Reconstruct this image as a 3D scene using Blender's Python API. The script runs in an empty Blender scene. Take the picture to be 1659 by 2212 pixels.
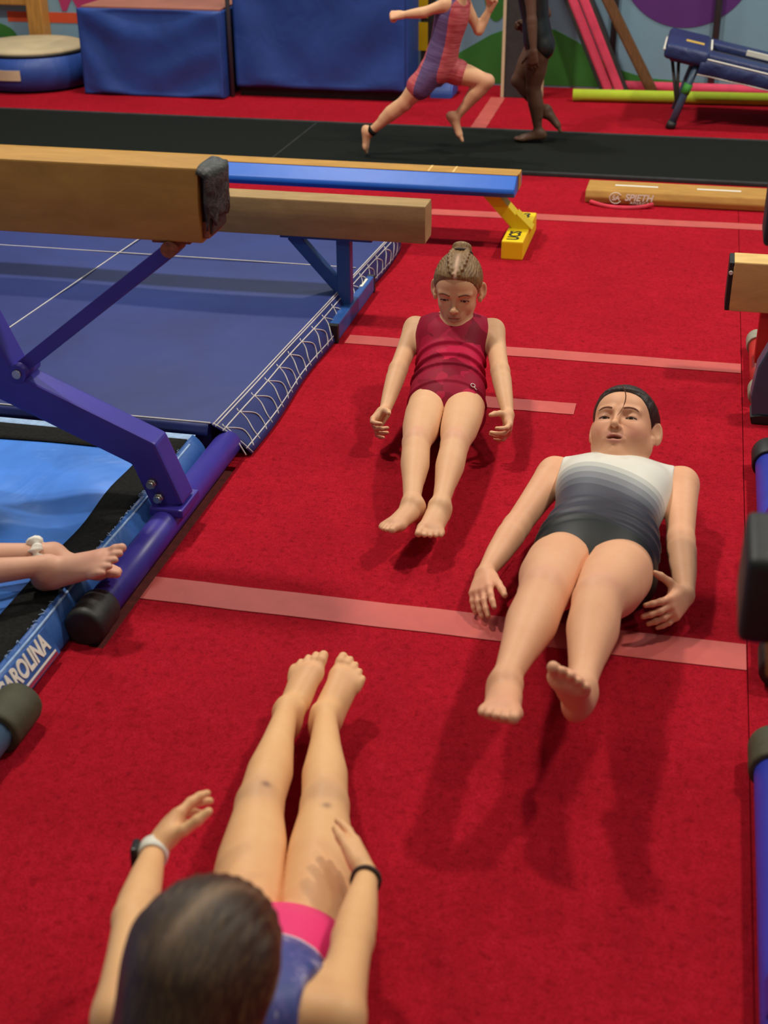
import bpy, bmesh, math, random
import numpy as np
from mathutils import Vector, Matrix
random.seed(4); np.random.seed(4)
SC = bpy.context.scene
COL = SC.collection

# ------------------------------------------------------------------ camera
def unit(v):
    v = np.array(v, float); return v / np.linalg.norm(v)
PITCH, YAW, ROLL, FPX, CAMH = math.radians(28.0), math.radians(-13.0), math.radians(-.4), 2900.0, 1.6
_f0 = np.array([math.sin(YAW), math.cos(YAW), 0]); _r0 = np.array([math.cos(YAW), -math.sin(YAW), 0]); _u0 = np.array([0, 0, 1.])
FWD = _f0*math.cos(PITCH) - _u0*math.sin(PITCH); _u = _f0*math.sin(PITCH) + _u0*math.cos(PITCH)
RGT = _r0*math.cos(ROLL) + _u*math.sin(ROLL); UPV = -_r0*math.sin(ROLL) + _u*math.cos(ROLL)
cam = bpy.data.cameras.new('camera'); camo = bpy.data.objects.new('camera', cam); COL.objects.link(camo)
camo.matrix_world = Matrix(((RGT[0], UPV[0], -FWD[0], 0), (RGT[1], UPV[1], -FWD[1], 0), (RGT[2], UPV[2], -FWD[2], CAMH), (0, 0, 0, 1)))
cam.sensor_fit = 'VERTICAL'; cam.sensor_height = 36; cam.lens = FPX/2212*36; cam.clip_start = .05; cam.clip_end = 60
cam.dof.use_dof = True; cam.dof.focus_distance = 3.75; cam.dof.aperture_fstop = 4.2
SC.camera = camo

# ------------------------------------------------------------------ world, lamps, exposure
w = bpy.data.worlds.new('World'); SC.world = w; w.use_nodes = True
w.node_tree.nodes['Background'].inputs[0].default_value = (1.0, .93, .84, 1)
w.node_tree.nodes['Background'].inputs[1].default_value = .115
def lamp(name, loc, size, power, target=None, color=(1, .93, .82)):
    l = bpy.data.lights.new(name, 'AREA'); l.shape = 'DISK'; l.size = size; l.energy = power; l.color = color
    o = bpy.data.objects.new(name, l); COL.objects.link(o); o.location = loc
    return o
lamp('ceiling_lamp', (2.1, 4.3, 5.0), .42, 172)
lamp('ceiling_lamp', (-2.6, 4.3, 5.0), .42, 188)
lamp('ceiling_lamp', (-2.6, 0.2, 5.0), .42, 38)
lamp('ceiling_lamp', (2.1, 0.2, 5.0), .42, 32)
lamp('ceiling_lamp', (2.1, 7.6, 5.0), .42, 104)
lamp('ceiling_lamp', (-2.6, 7.6, 5.0), .42, 115)
SC.view_settings.view_transform = 'Standard'; SC.view_settings.look = 'None'
SC.view_settings.exposure = -0.10; SC.view_settings.gamma = 1.0; SC.view_settings.use_curve_mapping = False

# ------------------------------------------------------------------ materials
def srgb(r, g, b):
    f = lambda c: (c/255/12.92) if c/255 <= .04045 else ((c/255+.055)/1.055)**2.4
    return (f(r), f(g), f(b), 1)
class NT:
    def __init__(s, name):
        s.m = bpy.data.materials.new(name); s.m.use_nodes = True; s.t = s.m.node_tree; s.n = s.t.nodes; s.b = s.n['Principled BSDF']
    def node(s, typ, **kw):
        n = s.n.new(typ)
        for k, v in kw.items(): setattr(n, k, v)
        return n
    def link(s, a, b): s.t.links.new(a, b)
    def coord(s, scale=(1, 1, 1), out='Object'):
        c = s.node('ShaderNodeTexCoord'); m = s.node('ShaderNodeMapping'); m.inputs['Scale'].default_value = scale
        s.link(c.outputs[out], m.inputs[0]); return m.outputs[0]
    def noise(s, co, scale, detail=3, rough=.6, dist=0):
        n = s.node('ShaderNodeTexNoise'); n.inputs['Scale'].default_value = scale; n.inputs['Detail'].default_value = detail
        n.inputs['Roughness'].default_value = rough; n.inputs['Distortion'].default_value = dist; s.link(co, n.inputs['Vector']); return n.outputs['Fac']
    def ramp(s, fac, stops, interp='LINEAR'):
        r = s.node('ShaderNodeValToRGB'); e = r.color_ramp.elements; r.color_ramp.interpolation = interp
        while len(e) < len(stops): e.new(.5)
        for k, (p, c) in enumerate(stops): e[k].position = p; e[k].color = c
        s.link(fac, r.inputs[0]); return r.outputs[0]
    def math(s, op, a, b=None, c=None):
        n = s.node('ShaderNodeMath', operation=op)
        for i, v in enumerate((a, b, c)):
            if v is None: continue
            if isinstance(v, (int, float)): n.inputs[i].default_value = v
            else: s.link(v, n.inputs[i])
        return n.outputs[0]
    def mix(s, fac, a, b, blend='MIX'):
        n = s.node('ShaderNodeMix', data_type='RGBA', blend_type=blend)
        for i, v in ((0, fac), (6, a), (7, b)):
            if isinstance(v, (int, float, tuple)): n.inputs[i].default_value = v
            else: s.link(v, n.inputs[i])
        return n.outputs[2]
    def bump(s, h, strength=.3, dist=.01):
        n = s.node('ShaderNodeBump'); n.inputs['Strength'].default_value = strength; n.inputs['Distance'].default_value = dist
        s.link(h, n.inputs['Height']); s.link(n.outputs[0], s.b.inputs['Normal'])
    def set(s, col=None, rough=None, metal=None, spec=None, **kw):
        if col is not None:
            if isinstance(col, tuple): s.b.inputs['Base Color'].default_value = col
            else: s.link(col, s.b.inputs['Base Color'])
        if rough is not None: s.b.inputs['Roughness'].default_value = rough
        if metal is not None: s.b.inputs['Metallic'].default_value = metal
        if spec is not None: s.b.inputs['Specular IOR Level'].default_value = spec
        for k, v in kw.items(): s.b.inputs[k].default_value = v
        return s.m
def dk(c, f): return (c[0]*f, c[1]*f, c[2]*f, 1)
def vary(name, c, amp=.25, scale=6, rough=.5, bumpscale=None, bstr=.15, stretch=(1, 1, 1), metal=0, spec=.5, detail=4, **kw):
    t = NT(name); co = t.coord(stretch); n = t.noise(co, scale, detail)
    col = t.ramp(n, [(.3, dk(c, 1-amp)), (.7, dk(c, 1+amp))])
    if bumpscale: t.bump(t.noise(co, bumpscale, 4), bstr, .004)
    return t.set(col, rough, metal, spec, **kw)
M = {}
def carpet(name, c):
    t = NT(name); co = t.coord()
    big = t.noise(co, 2.2, 3); mid = t.noise(co, 17, 4, .65); fine = t.noise(co, 240, 3, .75); sp = t.noise(co, 120, 3, .8)
    a = t.ramp(big, [(.3, dk(c, .86)), (.7, dk(c, 1.14))])
    pit = t.noise(co, 62, 4, .7, .6)
    b = t.mix(t.ramp(mid, [(.34, (.5, .5, .5, 1)), (.66, (0, 0, 0, 1))]), a, dk(c, .70))
    d = t.mix(t.ramp(pit, [(.30, (.85, .85, .85, 1)), (.48, (0, 0, 0, 1))]), b, dk(c, .50))
    d = t.mix(t.ramp(pit, [(.55, (0, 0, 0, 1)), (.72, (.5, .5, .5, 1))]), d, (c[0]*1.22, c[1]*2.0, c[2]*2.0, 1))
    d = t.mix(t.ramp(fine, [(.36, (.7, .7, .7, 1)), (.54, (0, 0, 0, 1))]), d, dk(c, .45))
    e = t.mix(t.ramp(sp, [(.72, (0, 0, 0, 1)), (.80, (.35, .35, .35, 1))]), d, (c[0]*1.5, c[1]*5, c[2]*5, 1))
    t.bump(fine, .55, .004)
    return t.set(e, .95, spec=.04)
RED = (.435, .0100, .0225, 1)
M['carpet'] = carpet('red_carpet', RED)
M['under'] = vary('carpet_backing', srgb(96, 30, 26), .3, 60, .95, 300, .4)
M['tape'] = vary('pink_tape', srgb(192, 88, 82), .10, 9, .5, 160, .12, spec=.3)
M['black_carpet'] = vary('black_carpet', (.010, .012, .010, 1), .3, 160, .95, 300, .4, spec=.1)
M['black_trim'] = vary('black_trim', (.035, .035, .036, 1), .2, 20, .8, spec=.15)
def leather(name, c, amp=.16, rough=.72):
    t = NT(name); co = t.coord((1, 3, 3)); n = t.noise(co, 7, 5, .65, .6); s = t.noise(t.coord((2, 8, 8)), 30, 4)
    col = t.ramp(n, [(.28, dk(c, 1-amp)), (.72, dk(c, 1+amp))])
    col = t.mix(t.ramp(s, [(.64, (0, 0, 0, 1)), (.74, (.16, .16, .16, 1))]), col, dk(c, 1.6))
    t.bump(t.noise(t.coord(), 300, 3), .15, .002)
    return t.set(col, rough, spec=.3)
M['tan'] = leather('tan_suede', srgb(176, 132, 64))
M['tan_pale'] = leather('pale_tan_suede', srgb(158, 130, 86))
M['tan_light'] = leather('worn_cream_suede', srgb(214, 178, 112))
M['rubber'] = vary('black_rubber', (.012, .012, .011, 1), .4, 30, .55, 60, .3)
M['olive_rubber'] = vary('olive_rubber', srgb(70, 70, 50), .2, 20, .7, 90, .2)
M['grey_rubber'] = vary('grey_rubber', srgb(150, 146, 128), .15, 20, .6)
t = NT('worn_black_tape'); co = t.coord((1, 1, 1)); n = t.noise(co, 22, 5, .7, 2.2)
col = t.ramp(n, [(.36, (.008, .009, .008, 1)), (.50, (.03, .033, .03, 1)), (.54, (.09, .09, .082, 1)), (.58, (.02, .022, .02, 1))]); t.bump(n, .8, .006)
M['worn_tape'] = t.set(col, .5)
M['torn_leather'] = vary('torn_leather_edge', srgb(128, 74, 52), .35, 60, .9, 120, .6)
def paint(name, c, rough=.38, amp=.12):
    return vary(name, c, amp, 9, rough, 40, .03, spec=.5)
M['violet_paint'] = paint('violet_blue_paint', srgb(58, 48, 150))
M['blue_paint'] = paint('blue_steel_paint', srgb(40, 82, 150))
M['slate_paint'] = paint('slate_blue_paint', srgb(66, 88, 112))
M['royal_paint'] = paint('royal_blue_paint', srgb(46, 58, 170))
M['red_paint'] = paint('red_paint', srgb(190, 46, 40))
M['yellow'] = paint('yellow_paint', srgb(240, 206, 20), .42, .06)
M['steel'] = vary('bolt_steel', (.45, .43, .38, 1), .2, 50, .35, metal=1)
def vinyl(name, c, amp=.22, rough=.45, bstr=.3, bsc=5, scuff=.35, streak=(1, 1, 1)):
    t = NT(name); co = t.coord(streak); n = t.noise(co, 3.2, 4, .6, .5); s = t.noise(t.coord((4, 14, 6)), 3, 5, .75)
    col = t.ramp(n, [(.28, dk(c, 1-amp)), (.72, dk(c, 1+amp))])
    pale = (c[0]*1.5+.06, c[1]*1.5+.06, c[2]*1.2+.06, 1)
    col = t.mix(t.ramp(s, [(.60, (0, 0, 0, 1)), (.78, (scuff, scuff, scuff, 1))]), col, pale)
    t.bump(t.noise(co, bsc, 3, .5, .8), bstr, .03)
    return t.set(col, rough, spec=.45)
M['navy_vinyl'] = vinyl('navy_blue_vinyl', srgb(34, 48, 112), .16, .55, .12, 4, .16)
M['sky_vinyl'] = vinyl('light_blue_vinyl', srgb(72, 130, 222), .25, .33, .35, 3.5, .6)
M['mid_vinyl'] = vinyl('mid_blue_vinyl', srgb(50, 92, 160), .22, .4, .3, 6)
M['bg_vinyl'] = vinyl('dusky_blue_vinyl', srgb(42, 74, 150), .2, .5, .25, 4, .2)
M['beam_blue'] = vinyl('bright_blue_vinyl', srgb(28, 96, 196), .08, .42, .05, 6, .1)
M['tramp_vinyl'] = vinyl('dark_navy_vinyl', srgb(40, 52, 96), .15, .45, .3, 12, .15)
M['velcro'] = vary('black_velcro', (.012, .012, .011, 1), .4, 120, .95, 220, .5, spec=.15)
M['thread'] = vary('white_thread', srgb(196, 192, 190), .1, 30, .8)
M['fray'] = vary('frayed_pale_cloth', srgb(150, 178, 214), .2, 50, .9, 150, .5)
M['white_print'] = vary('white_print', srgb(226, 222, 210), .05, 20, .6)
M['red_print'] = vary('red_print', srgb(150, 30, 60), .15, 20, .6)
M['black_print'] = vary('black_print', (.015, .015, .012, 1), .1, 20, .6)
M['beige_top'] = vary('beige_suede_top', srgb(196, 178, 142), .1, 5, .8)
M['brown_top'] = vary('brown_pink_vinyl', srgb(168, 104, 84), .12, 5, .6)
M['wall'] = vary('mural_sky_paint', srgb(126, 160, 180), .06, 3, .85, 60, .05)
M['green'] = vary('mural_green_paint', srgb(56, 124, 46), .12, 5, .85)
M['purple'] = vary('mural_purple_paint', srgb(92, 42, 118), .08, 5, .85)
M['orange'] = vary('mural_orange_paint', srgb(206, 78, 40), .08, 5, .85)
M['magenta'] = vary('mural_pink_paint', srgb(178, 48, 104), .08, 5, .85)
M['wood'] = vary('varnished_wood', srgb(188, 134, 62), .2, 9, .5, stretch=(6, 6, .8))
M['brown_wood'] = vary('brown_wood', srgb(108, 72, 38), .25, 12, .6, stretch=(6, 6, .8))
M['cream'] = vary('cream_edge', srgb(206, 186, 150), .08, 12, .7)
M['charcoal'] = vary('charcoal_felt', (.035, .032, .03, 1), .2, 20, .9)
M['grey_pipe'] = vary('grey_pipe_paint', srgb(74, 84, 88), .1, 12, .5)
M['pink_foam'] = vary('pink_foam', srgb(222, 70, 102), .1, 14, .8, 120, .2)
M['lime_foam'] = vary('lime_foam', srgb(186, 212, 50), .06, 14, .8, 120, .2)
M['pink_cloth'] = vary('pink_ribbon_cloth', srgb(206, 50, 72), .15, 20, .8)
M['yellow_tag'] = vary('yellow_tag', srgb(206, 170, 70), .1, 30, .6)
M['green_band'] = vary('green_band', srgb(70, 160, 60), .1, 30, .6)
M['watch_white'] = vary('white_watch_band', srgb(226, 222, 206), .04, 30, .5)
M['watch_face'] = vary('dark_watch_case', (.02, .014, .014, 1), .2, 30, .25)
M['scrunchie'] = vary('white_scrunchie_cloth', srgb(228, 224, 212), .06, 40, .9, 90, .3)
M['dark_cord'] = vary('dark_hair_tie', srgb(54, 40, 32), .2, 80, .8)
M['gold'] = vary('ring_metal', (.8, .7, .5, 1), .1, 40, .25, metal=1)

def skin(name, c, blush=(1.0, .62, .55)):
    t = NT(name); co = t.coord(); n = t.noise(co, 9, 4, .6); f = t.noise(co, 70, 3, .7)
    col = t.ramp(n, [(.3, (c[0]*.97, c[1]*.92, c[2]*.90, 1)), (.7, (c[0]*1.03, c[1]*1.05, c[2]*1.06, 1))])
    col = t.mix(t.ramp(f, [(.4, (0, 0, 0, 1)), (.8, (.22, .22, .22, 1))]), col, (c[0]*.92, c[1]*.72, c[2]*.68, 1))
    a = t.node('ShaderNodeAttribute', attribute_name='tint'); col = t.mix(a.outputs['Alpha'], col, a.outputs['Color'])
    t.bump(t.noise(co, 260, 2), .05, .001)
    return t.set(col, .52, spec=.32, **{'Subsurface Weight': .08, 'Subsurface Scale': .004, 'Subsurface Radius': (1, .4, .22)})
M['skin_fair'] = skin('fair_skin', (.71, .415, .228))
M['skin_rosy'] = skin('rosy_skin', (.745, .40, .228))
M['skin_tan'] = skin('warm_skin', (.80, .46, .215))
M['skin_foot'] = skin('foot_skin', (.66, .37, .25))
M['skin_dark'] = skin('dark_skin', (.115, .058, .034))
def hairmat(name, c, c2, st=(55, 5, 12)):
    t = NT(name); co = t.coord(st); n = t.noise(co, 6, 5, .7, .4); b = t.noise(t.coord((2, 1, 2)), 8, 3)
    col = t.ramp(n, [(.3, dk(c, .55)), (.5, c), (.72, c2)]); col = t.mix(t.ramp(b, [(.3, (.5, .5, .5, 1)), (.7, (0, 0, 0, 1))]), col, dk(c, .6))
    a = t.node('ShaderNodeAttribute', attribute_name='tint'); col = t.mix(a.outputs['Alpha'], col, a.outputs['Color'])
    t.bump(n, .5, .004)
    return t.set(col, .42, spec=.45)
M['hair_blond'] = hairmat('dark_blond_hair', srgb(132, 98, 56), srgb(186, 150, 96))
M['hair_brown'] = hairmat('dark_brown_hair', srgb(46, 29, 19), srgb(88, 60, 38))
M['hair_front'] = hairmat('brown_hair', srgb(62, 42, 24), srgb(126, 96, 54), (70, 7, 7))
M['hair_black'] = hairmat('black_hair', srgb(22, 18, 16), srgb(44, 36, 30))
M['brow_light'] = vary('light_brow', srgb(112, 70, 46), .2, 200, .8)
M['brow_dark'] = vary('dark_brow', srgb(128, 84, 62), .2, 200, .8)
M['lash'] = vary('lash', srgb(44, 26, 20), .2, 200, .7)
t = NT('eye_surface'); co = t.node('ShaderNodeTexCoord'); sx = t.node('ShaderNodeSeparateXYZ'); t.link(co.outputs['Object'], sx.inputs[0])
rr = t.math('SQRT', t.math('ADD', t.math('POWER', sx.outputs[0], 2), t.math('POWER', sx.outputs[2], 2)))
col = t.ramp(t.math('MULTIPLY', rr, 80), [(0, (.006, .005, .004, 1)), (.2, (.006, .005, .004, 1)), (.24, (.09, .055, .03, 1)), (.46, (.05, .03, .02, 1)), (.5, (.68, .62, .56, 1))])
M['eye'] = t.set(col, .12)

# ------------------------------------------------------------------ mesh helpers
def link(o, parent=None):
    COL.objects.link(o)
    if parent is not None:
        o.parent = parent; o.matrix_parent_inverse = parent.matrix_world.inverted()
    return o
def mk(name, verts, faces, mat, parent=None, smooth=False, frame=None):
    me = bpy.data.meshes.new(name); me.from_pydata([tuple(map(float, v)) for v in verts], [], faces); me.update()
    if smooth: me.polygons.foreach_set('use_smooth', [True]*len(me.polygons))
    o = bpy.data.objects.new(name, me)
    if mat: me.materials.append(M[mat])
    if frame is not None: o.matrix_world = frame
    return link(o, parent)
def frombm(name, bm, mat, parent=None, smooth=False, frame=None):
    bmesh.ops.recalc_face_normals(bm, faces=bm.faces)
    me = bpy.data.meshes.new(name); bm.to_mesh(me); bm.free()
    if smooth: me.polygons.foreach_set('use_smooth', [True]*len(me.polygons))
    if mat: me.materials.append(M[mat])
    o = bpy.data.objects.new(name, me)
    if frame is not None: o.matrix_world = frame
    return link(o, parent)
def bmbox(lo, hi, bev=0, seg=2, bm=None):
    bm = bm or bmesh.new()
    r = bmesh.ops.create_cube(bm, size=1); lo = Vector(lo); hi = Vector(hi)
    for v in r['verts']: v.co = Vector(((v.co.x+.5)*(hi.x-lo.x)+lo.x, (v.co.y+.5)*(hi.y-lo.y)+lo.y, (v.co.z+.5)*(hi.z-lo.z)+lo.z))
    if bev: bmesh.ops.bevel(bm, geom=list({e for v in r['verts'] for e in v.link_edges}), offset=bev, segments=seg, affect='EDGES', profile=.6)
    return bm
def box(name, lo, hi, mat, parent=None, bev=0, seg=2, frame=None):
    return frombm(name, bmbox(lo, hi, bev, seg), mat, parent, bev > 0 and seg > 2, frame)
def prism(name, poly, axis, a, b, mat, parent=None, bev=0, frame=None):
    """poly: 2D outline in the two remaining axes (in xyz order), extruded from a to b along axis"""
    bm = bmesh.new(); n = len(poly)
    def P(p, s):
        q = list(p); q.insert(axis, s); return q
    v0 = [bm.verts.new(P(p, a)) for p in poly]; v1 = [bm.verts.new(P(p, b)) for p in poly]
    bm.faces.new(v0); bm.faces.new(v1[::-1])
    for i in range(n): bm.faces.new((v0[i], v0[(i+1) % n], v1[(i+1) % n], v1[i]))
    if bev: bmesh.ops.bevel(bm, geom=bm.edges[:], offset=bev, segments=2, affect='EDGES', profile=.6)
    return frombm(name, bm, mat, parent, False, frame)
def tubev(path, rad, n=16, caps=True, sq=None):
    """verts/faces of a tube along a path; rad scalar or list; sq=(w,h) square section"""
    P = [np.array(p, float) for p in path]; V = []; F = []; m = len(P)
    rad = [rad]*m if isinstance(rad, (int, float)) else rad
    up = None
    for i in range(m):
        t = unit((P[min(i+1, m-1)]-P[max(i-1, 0)]))
        if up is None: up = np.array([0, 0, 1.]) if abs(t[2]) < .9 else np.array([0, 1., 0])
        s = unit(np.cross(t, up)); u = np.cross(s, t); up = u
        for k in range(n):
            a = 2*math.pi*k/n; V.append(P[i]+rad[i]*(math.cos(a)*s+math.sin(a)*u))
    for i in range(m-1):
        for k in range(n): F.append((i*n+k, i*n+(k+1) % n, (i+1)*n+(k+1) % n, (i+1)*n+k))
    if caps: F.append(tuple(range(n))[::-1]); F.append(tuple(range((m-1)*n, m*n)))
    return V, F
def tube(name, path, rad, mat, parent=None, n=16, caps=True):
    V, F = tubev(path, rad, n, caps)
    o = mk(name, V, F, mat, parent); o.data.polygons.foreach_set('use_smooth', [len(p.vertices) == 4 for p in o.data.polygons]); return o
def tubes(name, paths, rad, mat, parent=None, n=6):
    V = []; F = []
    for p in paths:
        v, f = tubev(p, rad, n); b = len(V); V += v; F += [tuple(i+b for i in q) for q in f]
    return mk(name, V, F, mat, parent, True)
def sqbar(name, path, width_axis, w, h, mat, parent=None, bev=.006):
    """rectangular bar swept in a plane: width_axis is the constant axis vector, w its full width, h the in-plane depth (mitred)"""
    P = [np.array(p, float) for p in path]; wa = unit(width_axis); bm = bmesh.new(); rings = []
    for i in range(len(P)):
        a = unit(P[i]-P[i-1]) if i > 0 else unit(P[1]-P[0]); b = unit(P[i+1]-P[i]) if i < len(P)-1 else a
        t = unit(a+b); nrm = np.cross(t, wa); k = 1/max(.5, float(np.dot(t, a)))
        rings.append([bm.verts.new(P[i]+wa*sx*w/2+nrm*sy*h/2*k) for sx, sy in ((-1, -1), (1, -1), (1, 1), (-1, 1))])
    for r0, r1 in zip(rings, rings[1:]):
        for k in range(4): bm.faces.new((r0[k], r0[(k+1) % 4], r1[(k+1) % 4], r1[k]))
    bm.faces.new(rings[0][::-1]); bm.faces.new(rings[-1])
    if bev: bmesh.ops.bevel(bm, geom=bm.edges[:], offset=bev, segments=2, affect='EDGES', profile=.6, clamp_overlap=True)
    return frombm(name, bm, mat, parent)
def lathe(name, prof, center, mat, parent=None, n=40, axis='z'):
    V = []; F = []; m = len(prof)
    for r, z in prof:
        for k in range(n):
            a = 2*math.pi*k/n; V.append((center[0]+r*math.cos(a), center[1]+r*math.sin(a), center[2]+z))
    for i in range(m-1):
        for k in range(n): F.append((i*n+k, i*n+(k+1) % n, (i+1)*n+(k+1) % n, (i+1)*n+k))
    F.append(tuple(range(n))[::-1]); F.append(tuple(range((m-1)*n, m*n)))
    return mk(name, V, F, mat, parent, True)
def sheet(name, fn, nu, nv, mat, parent=None, thick=0, smooth=True):
    V = [fn(i/nu, j/nv) for j in range(nv+1) for i in range(nu+1)]
    F = [(j*(nu+1)+i, j*(nu+1)+i+1, (j+1)*(nu+1)+i+1, (j+1)*(nu+1)+i) for j in range(nv) for i in range(nu)]
    o = mk(name, V, F, mat, parent, smooth)
    if thick:
        md = o.modifiers.new('thickness', 'SOLIDIFY'); md.thickness = thick; md.offset = -1
    return o
def text(name, body, size, origin, right, up, mat, parent=None, depth=.0015, shear=0, bold=0, spacing=1):
    cu = bpy.data.curves.new(name, 'FONT'); cu.body = body; cu.size = size; cu.extrude = depth/2; cu.shear = shear; cu.offset = bold; cu.space_character = spacing
    cu.align_x = 'CENTER'; cu.align_y = 'CENTER'
    ob = bpy.data.objects.new(name, cu); COL.objects.link(ob)
    r = unit(right); u = unit(np.array(up)-np.dot(up, r)*r); n = np.cross(r, u)
    dg = bpy.context.evaluated_depsgraph_get(); me = bpy.data.meshes.new_from_object(ob.evaluated_get(dg))
    bpy.data.objects.remove(ob); me.materials.append(M[mat])
    o = bpy.data.objects.new(name, me)
    o.matrix_world = Matrix(((r[0], u[0], n[0], origin[0]), (r[1], u[1], n[1], origin[1]), (r[2], u[2], n[2], origin[2]), (0, 0, 0, 1)))
    return link(o, parent)
def empty(name, loc, label, cat, group=None):
    o = bpy.data.objects.new(name, None); o.empty_display_size = .05; o.location = loc; COL.objects.link(o)
    o.matrix_world = Matrix.Translation(loc)
    return tag(o, label, cat, group)
def tag(o, label, cat=None, group=None, kind=None):
    o['label'] = label
    if cat: o['category'] = cat
    if group: o['group'] = group
    if kind: o['kind'] = kind
    return o
def struct(o, label):
    o['kind'] = 'structure'; o['label'] = label; o['category'] = o.name.split('_')[0].split('.')[0]; return o
def spath(p, n=8):
    """Catmull-Rom through the points"""
    p = [np.array(q, float) for q in p]; out = []
    for i in range(len(p)-1):
        a, b, c, d = p[max(i-1, 0)], p[i], p[i+1], p[min(i+2, len(p)-1)]
        for k in range(n):
            t = k/n; out.append(.5*((2*b)+(c-a)*t+(2*a-5*b+4*c-d)*t*t+(3*b-a-3*c+d)*t**3))
    out.append(p[-1]); return out

# ------------------------------------------------------------------ the room
fl = struct(box('floor', (-7, -1.5, -.06), (5, 8.9, -.012), 'under'), 'red carpeted gym floor')
for lo, hi in (((-1.126, -1.5, -.012), (.2135, 6.42, 0)), ((-7, -1.5, -.012), (-1.1268, 2.2, 0)), ((-7, 2.2, -.012), (-1.160, 3.1, 0)), ((-7, 3.1, -.012), (-1.128, 5.1, 0)), ((-7, 5.1, -.012), (-1.1268, 6.42, 0)),
               ((.2155, -1.5, -.012), (5, 6.42, 0)), ((-7, 6.42, -.012), (5, 8.66, 0))):
    box('carpet_panel', lo, hi, 'carpet', fl)
WY = 8.66
wb = struct(box('wall_back', (-7, WY, 0), (5, WY+.15, 4.6), 'wall'), 'pale blue gym wall painted with a mural')
struct(box('wall_left', (-7.15, -1.5, 0), (-7, WY+.15, 4.6), 'wall'), 'pale blue gym wall on the left side')
struct(box('wall_right', (5, -1.5, 0), (5.15, WY+.15, 4.6), 'wall'), 'pale blue gym wall on the right side')
def mural(name, poly, mat, off=.003): return prism(name, poly, 1, WY-off, WY+.01, mat, wb)
hill = [(-1.86, .012), (-1.66, .10), (-1.45, .215), (-1.30, .302), (-1.15, .357), (-1.02, .365), (-.90, .34), (-.76, .275), (-.63, .185), (-.5, .12), (-.33, .075), (0, .058), (.6, .05), (1.6, .045), (1.6, .012)]
mural('painted_hill', hill, 'green')
mural('painted_tree', [(-1.27+.085*math.cos(a), .62+.24*math.sin(a)) for a in np.linspace(0, 2*math.pi, 40)[:-1]], 'green', .002)
mural('painted_balloon', [(-.14+.405*math.cos(a), .778+.405*math.sin(a)) for a in np.linspace(0, 2*math.pi, 64)[:-1]], 'purple', .004)
mural('painted_band', [(-4.55, .30), (-3.7, .30), (-3.7, .365), (-4.55, .365)], 'orange')
mural('painted_letter', [(-4.21, .62), (-3.80, .62), (-3.80, .375), (-4.03, .375), (-4.075, .455), (-4.12, .375), (-4.15, .375)], 'magenta', .005)
mural('painted_bush', [(-4.72+.22*math.cos(a), .20+.1*math.sin(a)) for a in np.linspace(0, math.pi, 20)], 'green')

# tape over the carpet joints
def tape(x0, x1, y, wd, label, skew=0):
    n = 12; V = []; F = []
    for i in range(n+1):
        x = x0+(x1-x0)*i/n; e = .002*math.sin(i*2.3)
        for dy, zz in ((-wd/2, .0005), (-wd/2, .0022), (wd/2, .0022), (wd/2, .0005)): V.append((x, y+skew*(x-x0)+dy+e*.6, zz))
    for i in range(n):
        for k in range(4): F.append((4*i+k, 4*i+(k+1) % 4, 4*i+4+(k+1) % 4, 4*i+4+k))
    F += [(0, 1, 2, 3), (4*n+3, 4*n+2, 4*n+1, 4*n)]
    return tag(mk('carpet_tape', V, F, 'tape'), label, 'tape', 'pink tape strips on the red carpet')
tape(-1.125, .212, 2.455, .098, 'wide pink tape across the carpet under the grey leotard gymnast\'s hand')
tape(-1.07, .212, 4.107, .078, 'pink tape crossing the carpet behind the red leotard gymnast')
tape(-1.098, .6, 5.70, .088, 'pink tape crossing the carpet beyond the yellow beam foot', .03)
tape(-.56, -.268, 3.68, .082, 'short pink tape piece beside the red leotard gymnast\'s hip')
o = tape(0, .9, 0, .085, 'pale pink tape running away from the black runway strip'); o.location = (-1.165, 7.36, .001); o.rotation_euler = (0, 0, math.radians(91.2))

# black runway strip
rs = empty('runway_strip', (-1, 6.88, 0), 'long black carpeted runway strip across the red floor', 'runway')
box('runway_carpet', (-7, 6.425, .0), (5, 7.345, .014), 'black_carpet', rs, .004)
for y in (6.425, 7.32): box('runway_edge', (-7, y-.004, .0), (5, y+.03, .017), 'black_trim', rs, .004)
box('runway_seam', (-2.06, 6.46, .0), (-2.052, 7.32, .0145), 'black_trim', rs)

# ------------------------------------------------------------------ beams
def rounded_rect(w, h, r, n=5):
    return [(sx*(w/2-r)+r*math.cos(a), sy*(h/2-r)+r*math.sin(a)) for sx, sy, a0 in ((1, 1, 0), (-1, 1, 90), (-1, -1, 180), (1, -1, 270)) for a in np.radians(np.linspace(a0, a0+90, n))]
def beambody(name, x0, x1, yc, z0, z1, wd, mat, par, bulge=.012, r=.018):
    """beam of the usual barrel section"""
    prof = []
    for t in np.linspace(0, 1, 9): prof.append((wd/2+bulge*math.sin(math.pi*t), z0+(z1-z0)*t))
    P = [(yc+a, b) for a, b in prof]+[(yc-a, b) for a, b in prof[::-1]]
    o = prism(name, P, 0, x0, x1, mat, par, .004)
    return o
def captube(name, a, b, r, mat, par, capmat, capr, caplen, ends=(1, 1)):
    tb = tube(name, [a, b], r, mat, par, 28); d = unit(np.array(b)-np.array(a))
    for e, p, s in ((ends[0], a, -1), (ends[1], b, 1)):
        if not e: continue
        p = np.array(p); q = p+d*s*.012; q0 = p-d*s*(caplen-.012)
        tube('end_cap', [q0, q0+(q-q0)*.08, q0+(q-q0)*.88, q0+(q-q0)*.97, q], [capr*.93, capr, capr, capr*.94, capr*.8], capmat, par, 28)
    return tb
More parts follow.
